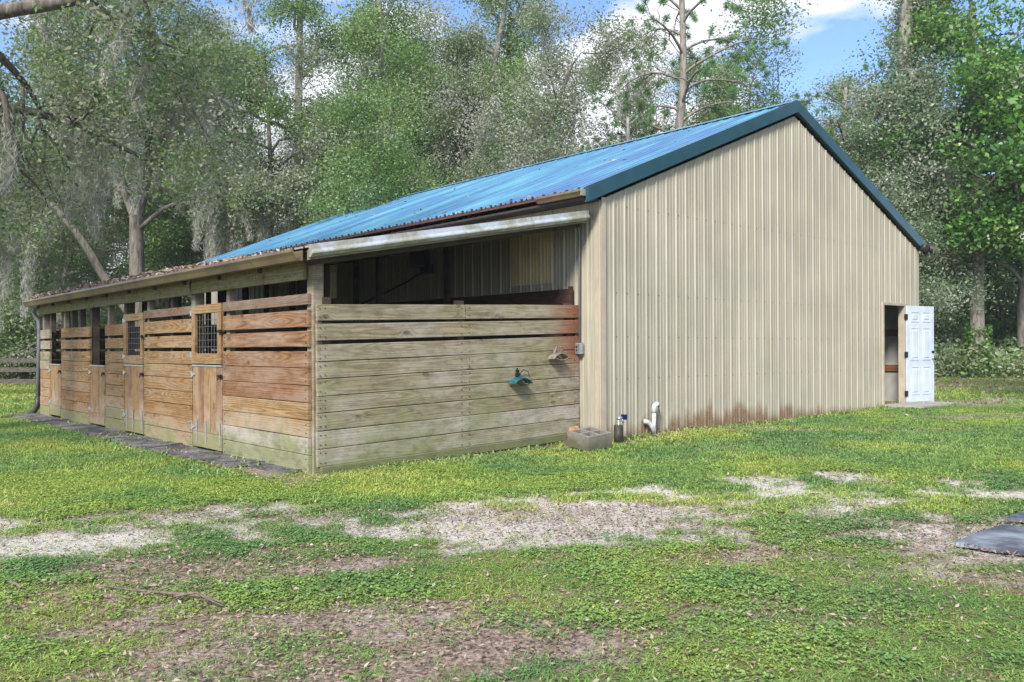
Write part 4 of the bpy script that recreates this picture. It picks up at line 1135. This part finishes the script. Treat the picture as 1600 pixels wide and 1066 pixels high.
# ivy climbing the lowest part of the trunk
rr_ = T.rng; m = 1400; z = 1.9*rr_.rand(m)**1.6; th = rr_.uniform(0, 2*np.pi, m); rad_ = .33+.10*rr_.rand(m)+.15*np.exp(-z*2)
iv = leaf_quads(np.stack([np.cos(th)*rad_, np.sin(th)*rad_, z], 1), rr_, .11, .08, .4)
clear = T.build('broadleaf_tree', BROAD, PBARK, lv)
me = quads_mesh('ivy', iv, m); facef(me, 'tint', np.clip(rr_.normal(.55, .2, m), 0, 1)); me.materials.append(BROAD); o_ = bpy.data.objects.new('ivy', me); C.objects.link(o_); o_.parent = clear; o_['kind'] = 'stuff'
place(clear, 1528, 29.5, 'tall broadleaf tree with a bare straight trunk standing right of the white door', rot=.4)

# vine covered tall trunk
T = Tree(52)
a = T.limb([(0, 0, -.2), (.05, 0, 4), (-.05, 0, 9), (.2, 0, 15)], .36, .2, 9); T.spawn(a, np.linspace(.36, .2, len(a)), 3.0, 0, 3, k=(24, 6, 5), ang=(60, 110), first=.18, ratio=.6, up=(0, -.05, -.1))
lv = T.leaves(70, .33, .115, .06, (.5, .27))
vine = T.build('vine_tree', GREYL, PBARK, lv)
m = 5200; rr_ = T.rng; z = 12*rr_.rand(m); th = rr_.uniform(0, 2*np.pi, m); rad_ = .38+.28*rr_.rand(m)**2
iv = leaf_quads(np.stack([np.cos(th)*rad_, np.sin(th)*rad_, z], 1), rr_, .10, .06, .4)
me = quads_mesh('vines', iv, m); facef(me, 'tint', np.clip(rr_.normal(.6, .25, m), 0, 1)); me.materials.append(GREYL); o_ = bpy.data.objects.new('vines', me); C.objects.link(o_); o_.parent = vine; o_['kind'] = 'stuff'
place(vine, 1412, 30, 'tall vine covered trunk rising just past the barn roof on the right', rot=0)

# near oak at the left whose limb reaches into the picture
T = Tree(61)
a = T.limb([(0, 0, -.3), (.1, 0, 2), (.2, .1, 4.2), (.1, .3, 6.5), (-.3, .6, 9.5)], .42, .2, 10); T.spawn(a[10:], np.linspace(.3, .2, len(a)-10), 4.5, 0, 3, k=(5, 5, 4), ang=(50, 90), first=.3, ratio=.62)
a = T.limb([(.15, .1, 4.6), (1.6, .3, 5.75), (3.2, .5, 6.25), (4.6, .7, 6.6), (6.2, .6, 7.3)], .19, .03, 9); T.spawn(a, np.linspace(.17, .03, len(a)), 4.4, 0, 3, k=(9, 6, 5), ang=(40, 85), first=.38, ratio=.6, up=(0, -.06, -.12))
a = T.limb([(.15, .1, 4.0), (1.4, 1.2, 5.1), (3.0, 2.2, 5.3), (4.4, 3.0, 4.7)], .13, .03, 7); T.spawn(a, np.linspace(.13, .03, len(a)), 2.2, 0, 3, k=(5, 5, 4), ang=(35, 70), first=.35, ratio=.6, up=(0, -.05, -.1))
a = T.limb([(.1, 0, 4.3), (.8, -1.8, 6.2), (1.5, -4.2, 7.2), (2.6, -6.5, 8)], .22, .06, 7); T.spawn(a, np.linspace(.22, .06, len(a)), 4, 0, 3, k=(5, 5, 4), ang=(40, 85), first=.25, ratio=.6)
near = T.build('oak_tree', OAKL, BARK, T.leaves(72, .26, .075, .038, (.5, .26)), T.moss(60, .5, 1.7))
place(near, 0, 11.6, 'near oak whose dark mossy limb reaches in at the top left corner', x=-10.6)

# big leaved tree close at the top right
T = Tree(71)
a = T.limb([(0, 0, -.2), (0, 0, 3), (-.2, 0, 6), (-.3, .1, 10)], .24, .1, 8); T.spawn(a, np.linspace(.24, .1, len(a)), 5.0, 0, 3, k=(13, 6, 5), ang=(60, 100), first=.55, ratio=.6, up=(0, -.05, -.1))
close = T.build('broadleaf_tree', BROAD, PBARK, T.leaves(75, .32, .14, .08, (.38, .22), .6))
place(close, 0, 13.2, 'large leaved tree hanging in at the top right corner, closest of the right hand trees', x=11.6, rot=1.0)

WOODS = 'trees of the woods behind the barn'
B_ = [  # prototype, u, depth, scale, rotation, label
 (oak_b, 95, 33, .95, .5, 'dark trunked oak draped in moss, left of the forked oak'),
 (oak_c, 275, 34, .95, 1.3, 'slim laurel with spreading grey stems between the forked oak and the blue roof'),
 (tall_a, 622, 32, 1.0, 0., 'tall straight trunk rising left of the leaning trunk above the roof middle'),
 (tall_b, 688, 34, 1.0, 0., 'tall trunk leaning right above the middle of the blue roof'),
 (oak_c, 560, 24, .80, 2.2, 'bushy green laurel close behind the far end of the blue roof'),
 (oak_d, 850, 29, .98, .8, 'sparse grey leaved oak against the white cloud left of the pine'),
 (pine, 1062, 31, 1.0, .3, 'tall pine with drooping curved limbs against the blue sky above the ridge'),
 (pine, 985, 26, .55, 2.0, 'small bright green pine peeking over the ridge left of the tall pine'),
 (pine, 1320, 33, .74, 4.0, 'pine with dark tufted top right of the roof peak'),
 (oak_d, 420, 31, 1.0, 2.9, 'grey mossy oak over the far roof end with moss strands hanging high'),
 (oak_b, -60, 35, 1.05, 3.0, 'mossy oak at the far left edge behind the pale fence'),
 (oak_c, 20, 33, .9, 4.4, 'pale green laurel at the left edge above the dark fence'),
 (oak_b, 760, 33, .92, 5.0, 'wide oak behind the blue roof, left of the grey leaved oak'),
 (grey_t, 1230, 31, .72, 1.0, 'grey green vine covered tree just past the roof peak'),
 (grey_t, 1340, 29, .82, 3.1, 'grey green vine covered tree above the right roof slope'),
 (broad, 1470, 37, .9, .6, 'bright green broadleaf tree between the vine covered trunk and the clear trunk'),
 (broad, 1600, 31, 1.0, 2.4, 'dense broadleaf tree at the right edge behind the clear trunk'),
 (grey_t, 1500, 37, 1.05, 5.0, 'grey leaved tree deep in the woods behind the clear trunk'),
 (oak_d, 245, 39, 1.25, .2, 'tall grey oak in the gap between the forked oak and the leaning stemmed oak'),
 (tall_a, 120, 40, 1.05, 1.1, 'tall laurel deep behind the dark trunked oak'),
 (oak_d, 725, 40, 1.28, 3.6, 'tall grey oak deep behind the leaning trunk'),
 (tall_b, 1120, 42, .95, 2.0, 'tall oak rising behind the pine, just right of its trunk'),
 (tall_a, 462, 33, 1.02, 2.4, 'tall dense laurel above the far end of the blue roof'),
 (tall_a, 770, 35, 1.0, 4.1, 'tall dense laurel right of the leaning trunk'),
 (oak_d, 535, 36, 1.15, 1.7, 'tall grey oak between the straight trunk and the far roof end'),
 (oak_d, 655, 38, 1.15, 5.3, 'tall grey oak between the two bare trunks over the roof'),
 (oak_b, 915, 38, .95, 2.0, 'mossy oak in the gap left of the tall pine'),
 (oak_c, 820, 31, .85, 3.3, 'bushy laurel low over the middle of the ridge'),
 (tall_b, 330, 35, 1.0, 3.0, 'tall oak with a leaning stem between the forked oak and the far roof end'),
 (oak_c, 1150, 36, 1.22, .9, 'low green laurel behind the pine and the ridge'),
 (oak_d, 1010, 37, 1.08, 4.0, 'low grey oak behind the small pine'),
 (oak_b, 1205, 38, 1.1, 4.2, 'mossy oak behind the roof peak'),
 (oak_d, 1290, 36, .95, 1.2, 'grey brown oak beyond the peak, between the two vine covered trees'),
 (oak_c, 1385, 35, 1.15, 2.0, 'green laurel behind the right roof slope'),
]
for pr_, u, Y, s_, ro, lab in B_:
    place(pr_, u, Y, lab, rot=ro, s=s_, group=WOODS)
fr = random.Random(77)
protos = [oak_b, oak_c, oak_d, broad, grey_t, tall_a]
n = 0
for u in range(-330, 2000, 82):
    Y = fr.uniform(41, 52); p_ = fr.choice(protos[:3] if u < 900 else [oak_c, broad, grey_t, oak_b])
    sc_ = fr.uniform(.74, 1.0)*(.86 if 880 < u < 1250 else 1.05)
    reg = 'left of the barn roof' if u < 360 else 'seen over the blue roof' if u < 1240 else 'right of the roof peak'
    place(p_, u+fr.uniform(-25, 25), Y, 'tree deep in the woods behind the first row of trees, '+reg, rot=fr.uniform(0, 6.28), s=sc_, group='deep woods trees '+reg)

# shrubs at the edge of the woods
def gen_shrub(seed, h, leafm, L0, W0, tint, per=190):
    T = Tree(seed); r = T.rng
    for i in range(9):
        az = r.uniform(0, 6.28); T.grow((r.normal()*.15, r.normal()*.15, -.05), (math.cos(az)*.6, math.sin(az)*.6, 1.0), h*r.uniform(.6, 1.05), .03, 0, 1, k=(9, 5), ang=(30, 70), ratio=.5, first=.1)
    return T.build('shrub', leafm, PBARK, T.leaves(per, .24, L0, W0, tint), trunkname='stems')
sh_a = gen_shrub(81, 2.6, LAUR, .10, .055, (.76, .2)); sh_b = gen_shrub(82, 3.4, GREYL, .12, .06, (.66, .22)); sh_c = gen_shrub(83, 1.5, BROAD, .13, .085, (.65, .2))
SG = 'shrubs along the edge of the woods'
for i, (p_, u, Y, s_) in enumerate([(sh_a, -40, 34, 1.2), (sh_a, 12, 33, 1.3), (sh_a, 58, 34.5, 1.3), (sh_b, 110, 35, 1.2), (sh_a, 165, 37, 1.3), (sh_a, 230, 35, 1.2), (sh_b, 290, 37, 1.2), (sh_a, 350, 36, 1.2), (sh_a, 420, 38, 1.2), (sh_b, -110, 39, 1.3)]):
    place(p_, u, Y, 'shrub at the edge of the woods behind the stalls and the left fences', 'shrub', i*1.7, s_, SG)
for i, (p_, u, Y, s_) in enumerate([(sh_b, 1470, 33, 1.0), (sh_a, 1500, 36, 1.2), (sh_b, 1560, 36, 1.1), (sh_b, 1620, 35, 1.2), (sh_a, 1590, 38, 1.3), (sh_b, 1680, 36, 1.2), (sh_a, 1740, 35, 1.2), (sh_b, 1450, 38, 1.4)]):
    place(p_, u, Y, 'shrub in the thicket along the wire fence on the right', 'shrub', i*2.1, s_, 'shrubs in the thicket on the right')
place(sh_c, 1585, 31.5, 'low bright leafy shrub in front of the wire fence, right of the bare trunk', 'shrub', .4, .8)
# low ferny growth at the foot of the right hand woods
rng = np.random.RandomState(90)
def undergrowth(name, n, x0, x1, y0, y1, h, mat, tint, L0=.16, W0=.085):
    x = rng.uniform(x0, x1, n); y = rng.uniform(y0, y1, n); hh = h*np.clip(2.6*(fbm(x*.9, y*.9, 4)-.22), .15, 1.4)
    z = gz(x, y)+hh*rng.rand(n)**.7
    v = leaf_quads(np.stack([x, y, z], 1), rng, L0, W0, .1)
    me = quads_mesh(name, v, n); facef(me, 'tint', np.clip(tint+.45*(fbm(x*1.3, y*1.3, 3)-.5)+rng.normal(size=n)*.15, 0, 1)); me.materials.append(mat)
    o = bpy.data.objects.new(name, me); C.objects.link(o); tag(o, kind='stuff'); return o
undergrowth('undergrowth', 34000, 13.2, 30, 28.6, 35.5, 1.05, LAUR, .86)
undergrowth('undergrowth', 14000, -45, -17, 36, 46, .9, LAUR, .88)

# ------------------------------------------------------------------ grass, litter
def grass_mat():
    k = NT('grass_blade')
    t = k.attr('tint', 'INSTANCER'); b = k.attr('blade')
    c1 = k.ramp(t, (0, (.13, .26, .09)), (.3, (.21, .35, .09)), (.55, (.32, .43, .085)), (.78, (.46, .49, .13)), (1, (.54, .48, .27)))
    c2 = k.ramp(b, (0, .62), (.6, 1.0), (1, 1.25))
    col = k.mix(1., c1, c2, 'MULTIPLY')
    p = k.n('ShaderNodeBsdfPrincipled'); k.put(p.inputs['Base Color'], col); p.inputs['Roughness'].default_value = .5; p.inputs['Specular IOR Level'].default_value = .3
    tr = k.n('ShaderNodeBsdfTranslucent'); k.put(tr.inputs['Color'], col)
    mx = k.n('ShaderNodeMixShader'); mx.inputs[0].default_value = .3
    k.l(p.outputs[0], mx.inputs[1]); k.l(tr.outputs[0], mx.inputs[2]); k.l(mx.outputs[0], k.o.inputs['Surface']); return k.m
GM = grass_mat()
def litter_mat(): 
    k = NT('dead_leaf'); t = k.attr('tint')
    k.bsdf(k.ramp(t, (0, (.07, .05, .04)), (.35, (.19, .13, .095)), (.6, (.30, .225, .17)), (.85, (.34, .28, .23)), (1, (.38, .33, .28))), .8, 0, .25); return k.m
LM = litter_mat()
gcol = bpy.data.collections.new('grass_sources')
rng = np.random.RandomState(3)
def clump(nb, rad, h, w, flat=.5):
    vs_, fs_, at_ = [], [], []
    for i in range(nb):
        th = rng.uniform(0, 6.283); rr_ = rad*math.sqrt(rng.rand()); b0 = np.array([math.cos(th)*rr_, math.sin(th)*rr_, -.01])
        az = rng.uniform(0, 6.283); d = np.array([math.cos(az), math.sin(az), 0]); s = np.array([-d[1], d[0], 0])
        hh = h*rng.uniform(.5, 1.2); ln = hh*rng.uniform(.2, 1.6)*flat*2; ww = w*rng.uniform(.7, 1.3)
        n = len(vs_)
        m1 = b0+d*ln*.35+np.array([0, 0, hh*.7]); tip = b0+d*ln+np.array([0, 0, hh*rng.uniform(.6, 1.0)])
        vs_ += [b0-s*ww/2, b0+s*ww/2, m1-s*ww*.4, m1+s*ww*.4, tip]; fs_ += [[n, n+1, n+3, n+2], [n+2, n+3, n+4]]
        x_ = rng.rand(); at_ += [x_, x_]
    me = bpy.data.meshes.new('grass_clump'); me.from_pydata([tuple(v) for v in vs_], [], fs_); facef(me, 'blade', at_); me.materials.append(GM)
    o = bpy.data.objects.new('grass_clump', me); gcol.objects.link(o)
for i in range(4): clump(14, .06, .024, .0055, 1.3)       # 0-3 near
for i in range(3): clump(22, .11, .038, .0075, .8)         # 4-6 middle
for i in range(3): clump(26, .24, .075, .015, .6)         # 7-9 far
def clover(nb, rad, h, w):
    vs_, fs_, at_ = [], [], []
    for i in range(nb):
        th = rng.uniform(0, 6.283); r_ = rad*math.sqrt(rng.rand()); c0 = np.array([math.cos(th)*r_, math.sin(th)*r_, h*rng.uniform(.3, 1.1)])
        for j in range(3):
            az = rng.uniform(0, 6.283); d = np.array([math.cos(az), math.sin(az), rng.uniform(-.3, .45)]); s_ = np.array([-d[1], d[0], rng.uniform(-.4, .4)]); n = len(vs_)
            l_ = w*rng.uniform(.7, 1.3); vs_ += [c0, c0+d*l_*.6+s_*l_*.45, c0+d*l_*1.15, c0+d*l_*.6-s_*l_*.45]; fs_.append([n, n+1, n+2, n+3]); at_.append(rng.rand())
    me = bpy.data.meshes.new('weed_clump'); me.from_pydata([tuple(v) for v in vs_], [], fs_); facef(me, 'blade', at_); me.materials.append(GM)
    o = bpy.data.objects.new('weed_clump', me); gcol.objects.link(o)
for i in range(2): clover(14, .07, .020, .0125)            # 10-11 broad leaved weeds
def scatter(xr, yr, n, kinds, smin, smax, dens_pow=1., wedge=True):
    x = rng.uniform(xr[0], xr[1], n); y = np.sqrt(rng.uniform(yr[0]**2, yr[1]**2, n))
    if wedge:
        keep = np.abs(x) < .66*y+1.6; x, y = x[keep], y[keep]
    sand, lit = masks(x, y)
    a, b = (x-L1[0])*gx+(y-L1[1])*gy, -(x-L1[0])*gy+(y-L1[1])*gx
    inside = ((a > -.06) & (a < 4.2) & (b > -.10) & (b < 12.1)) | ((a > 4.0) & (a < 13.95) & (b > -.5) & (b < 14.4)) | ((a > -.5) & (a <= 0) & (b > .3) & (b < 12))
    def inpoly(P):
        r_ = np.zeros(len(x), bool); m_ = len(P)
        for i in range(m_):
            x0, y0 = P[i]; x1, y1 = P[(i+1) % m_]
            c_ = ((y0 > y) != (y1 > y)) & (x < (x1-x0)*(y-y0)/(y1-y0+1e-12)+x0); r_ ^= c_
        return r_
    inside |= inpoly([(2.82, 5.6), (4.1, 4.38), (5.05, 5.4), (3.5, 6.17)]) | inpoly([(3.55, 6.28), (4.9, 5.9), (5.45, 6.85), (4.2, 6.8)])
    thin = np.clip(2.2*(fbm(x*2.6+5, y*2.6+9, 4)-.42), 0, 1)*np.clip((8.0-y)/3., .25, 1)
    p = np.clip(1.0 - 1.0*sand - .72*lit - .75*thin, 0.05, 1)**dens_pow
    keep = (rng.rand(len(x)) < p) & ~inside
    x, y, p = x[keep], y[keep], p[keep]
    z = gz(x, y)+.004
    n1 = fbm(x*1.1+70, y*1.1, 4); n2 = fbm(x*.45+20, y*.5+11, 3)
    sun_band = np.exp(-((y-8.6-.10*x)/1.25)**2)  # sunlit strip across the yard painted into blade tint, partly drier grass
    fore = np.clip((6.8-y)/2., 0, 1)  # foreground shade put into the tint as deeper green
    t = .36 + 1.0*(n1-.5) + .5*(n2-.5) - .05 + .12*sun_band - .10*fore + rng.normal(size=len(x))*.10 + .12*(1-p)
    far = y > 18; t = np.where(far, t+.10+.18*((x < -8) & (y > 22)), t)  # left paddock yellowed further, its sunlight painted into the tint
    k = rng.choice(kinds, len(x)); s = rng.uniform(smin, smax, len(x))*(.7+.3*p)
    if kinds[0] == 0:
        wz = (fbm(x*1.6+50, y*1.9+80, 3)+rng.normal(size=len(x))*.09) > .55
        k = np.where(wz & (rng.rand(len(x)) < .62), rng.choice([10, 11], len(x)), k); t = np.where(wz, np.minimum(t-.08, .5), t)
    return np.stack([x, y, z], 1), np.clip(t, 0, 1), k, s, rng.uniform(0, 6.283, len(x))
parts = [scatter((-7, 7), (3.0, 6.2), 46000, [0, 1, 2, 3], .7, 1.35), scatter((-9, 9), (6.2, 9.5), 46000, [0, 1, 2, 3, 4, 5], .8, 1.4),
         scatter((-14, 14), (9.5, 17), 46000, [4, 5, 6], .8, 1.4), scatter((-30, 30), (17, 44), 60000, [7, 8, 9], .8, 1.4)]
# weeds left uncut against the walls, the block and the mats
def tufts(n, a0, a1, b0, b1):
    a = rng.uniform(a0, a1, n); b = rng.uniform(b0, b1, n); P_ = np.array([tuple(wld(u_, w_)) for u_, w_ in zip(a, b)])
    P_[:, 2] = gz(P_[:, 0], P_[:, 1]); return P_, np.clip(rng.normal(.35, .2, n), 0, 1), rng.choice([4, 5, 6], n), rng.uniform(1.0, 2.6, n), rng.uniform(0, 6.28, n)
parts += [tufts(60, .1, 4.0, -.2, -.07), tufts(150, 4.2, 13.8, -.62, -.47), tufts(26, 3.2, 4.0, -1.5, -.9), tufts(110, -.75, -.5, .3, 12), tufts(40, -.1, .0, .1, 11)]
co = np.concatenate([p[0] for p in parts]); tt = np.concatenate([p[1] for p in parts]); kk = np.concatenate([p[2] for p in parts]); ss = np.concatenate([p[3] for p in parts]); rt = np.concatenate([p[4] for p in parts])
me = bpy.data.meshes.new('grass'); me.vertices.add(len(co)); me.vertices.foreach_set('co', co.astype(np.float32).ravel())
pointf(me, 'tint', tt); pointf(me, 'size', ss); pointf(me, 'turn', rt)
ai = me.attributes.new('pick', 'INT', 'POINT'); ai.data.foreach_set('value', kk.astype(np.int32)); me.update()
go = bpy.data.objects.new('grass', me); C.objects.link(go); tag(go, kind='stuff')
ng = bpy.data.node_groups.new('grass_scatter', 'GeometryNodeTree')
ng.interface.new_socket('Geometry', in_out='INPUT', socket_type='NodeSocketGeometry'); ng.interface.new_socket('Geometry', in_out='OUTPUT', socket_type='NodeSocketGeometry')
gi = ng.nodes.new('NodeGroupInput'); gout = ng.nodes.new('NodeGroupOutput')
ci = ng.nodes.new('GeometryNodeCollectionInfo'); ci.inputs['Collection'].default_value = gcol; ci.inputs['Separate Children'].default_value = True; ci.inputs['Reset Children'].default_value = True
ip = ng.nodes.new('GeometryNodeInstanceOnPoints'); ip.inputs['Pick Instance'].default_value = True
def na(nm, ty):
    x_ = ng.nodes.new('GeometryNodeInputNamedAttribute'); x_.data_type = ty; x_.inputs['Name'].default_value = nm; return x_.outputs['Attribute']
cx = ng.nodes.new('ShaderNodeCombineXYZ')
ng.links.new(gi.outputs[0], ip.inputs['Points']); ng.links.new(ci.outputs[0], ip.inputs['Instance'])
ng.links.new(na('pick', 'INT'), ip.inputs['Instance Index']); ng.links.new(na('size', 'FLOAT'), ip.inputs['Scale'])
ng.links.new(na('turn', 'FLOAT'), cx.inputs['Z']); ng.links.new(cx.outputs[0], ip.inputs['Rotation'])
ng.links.new(ip.outputs[0], gout.inputs[0])
md = go.modifiers.new('scatter', 'NODES'); md.node_group = ng

# fallen leaves and bits of bark
def litter(n, yr, L0, keepmin, xr):
    x = rng.uniform(-xr, xr, n); y = np.sqrt(rng.uniform(yr[0]**2, yr[1]**2, n)); keep = np.abs(x) < .66*y+1.4; x, y = x[keep], y[keep]
    sand, lit = masks(x, y); a, b = (x-L1[0])*gx+(y-L1[1])*gy, -(x-L1[0])*gy+(y-L1[1])*gx
    inside = ((a > -.03) & (a < 4.1) & (b > -.06) & (b < 12)) | ((a > 4.0) & (a < 13.95) & (b > -.45) & (b < 14.4))
    keep = (rng.rand(len(x)) < np.clip(keepmin+lit*.9+.25*sand, 0, 1)) & ~inside; X0, Y0 = x, y
    om = (a > -.5) & (a <= 0) & (b > .2); keep &= ~(om & (rng.rand(len(om)) < .82)); x, y = X0[keep], Y0[keep]
    onmat = (a[keep] > -.5) & (a[keep] <= 0) & (b[keep] > .2)
    z = gz(x, y)+rng.uniform(.006, .03, len(x))+np.where(onmat, .025, 0); m = len(x)
    d = rng.normal(size=(m, 3)); d[:, 2] *= .22
    c_ = np.stack([x, y, z], 1)
    d /= np.linalg.norm(d, axis=1)[:, None]
    up = np.array([0, 0, 1.])+rng.normal(size=(m, 3))*.3; s = np.cross(d, up); s /= np.linalg.norm(s, axis=1)[:, None]; u_ = np.cross(s, d)
    k_ = rng.uniform(.45, 1.4, (m, 1)); L_ = L0*k_; W_ = L0*k_*rng.uniform(.22, .5, (m, 1))
    v = np.empty((m, 4, 3)); v[:, 0] = c_-d*L_/2; v[:, 2] = c_+d*L_/2; mid = c_+u_*L_*rng.uniform(-.15, .2, (m, 1)); v[:, 1] = mid+s*W_/2; v[:, 3] = mid-s*W_/2
    return v.reshape(-1, 3), np.clip(rng.normal(.45, .25, m), 0, 1)
lp = [litter(90000, (3., 7.2), .030, .17, 7), litter(50000, (7.2, 14), .045, .06, 10), litter(14000, (14, 32), .10, .05, 22)]
v = np.concatenate([p[0] for p in lp]); t_ = np.concatenate([p[1] for p in lp])
me = quads_mesh('leaf_litter', v, len(v)//4); facef(me, 'tint', t_); me.materials.append(LM)
o = bpy.data.objects.new('leaf_litter', me); C.objects.link(o); tag(o, kind='stuff')
# leaves blown onto the lean-to roof edge
m = 2200; b = 11.8*rng.rand(m)**.75; a = LA0+.02+.6*rng.rand(m)**1.6
P = np.array([tuple(wld(a_, b_, lz(a_)+.025+.07*r_*min(1, b_/5))) for a_, b_, r_ in zip(a, b, rng.rand(m))])
v = leaf_quads(P, rng, .075, .035, 0, None, .3); me = quads_mesh('roof_leaves', v, m); facef(me, 'tint', np.clip(rng.normal(.6, .25, m), 0, 1)); me.materials.append(LM)
o = bpy.data.objects.new('roof_leaves', me); C.objects.link(o); tag(o, kind='stuff')

m = 80; b = rng.uniform(BF, 13.6, m); a = AE+.1+(AM-AE)*rng.rand(m)**1.5
P = np.array([tuple(wld(a_, b_, ZRE+SL*(a_-AE)+.012)) for a_, b_ in zip(a, b)])
v = leaf_quads(P, rng, .08, .04, 0, None, .3); me = quads_mesh('roof_leaves', v, m); facef(me, 'tint', np.clip(rng.normal(.4, .25, m), 0, 1)); me.materials.append(LM)
o = bpy.data.objects.new('roof_leaves', me); C.objects.link(o); tag(o, kind='stuff')
# ------------------------------------------------------------------ humid air between the trees
hz = MB().box(-120, 120, -60, 120, -1.6, 26).build('haze', None)
k = NT('humid_air'); pv = k.n('ShaderNodeVolumePrincipled'); pv.inputs['Color'].default_value = (.80, .90, .92, 1); pv.inputs['Density'].default_value = .0007
pv.inputs['Anisotropy'].default_value = .0
k.l(pv.outputs[0], k.o.inputs['Volume']); hz.data.materials.append(k.m); tag(hz, kind='stuff')
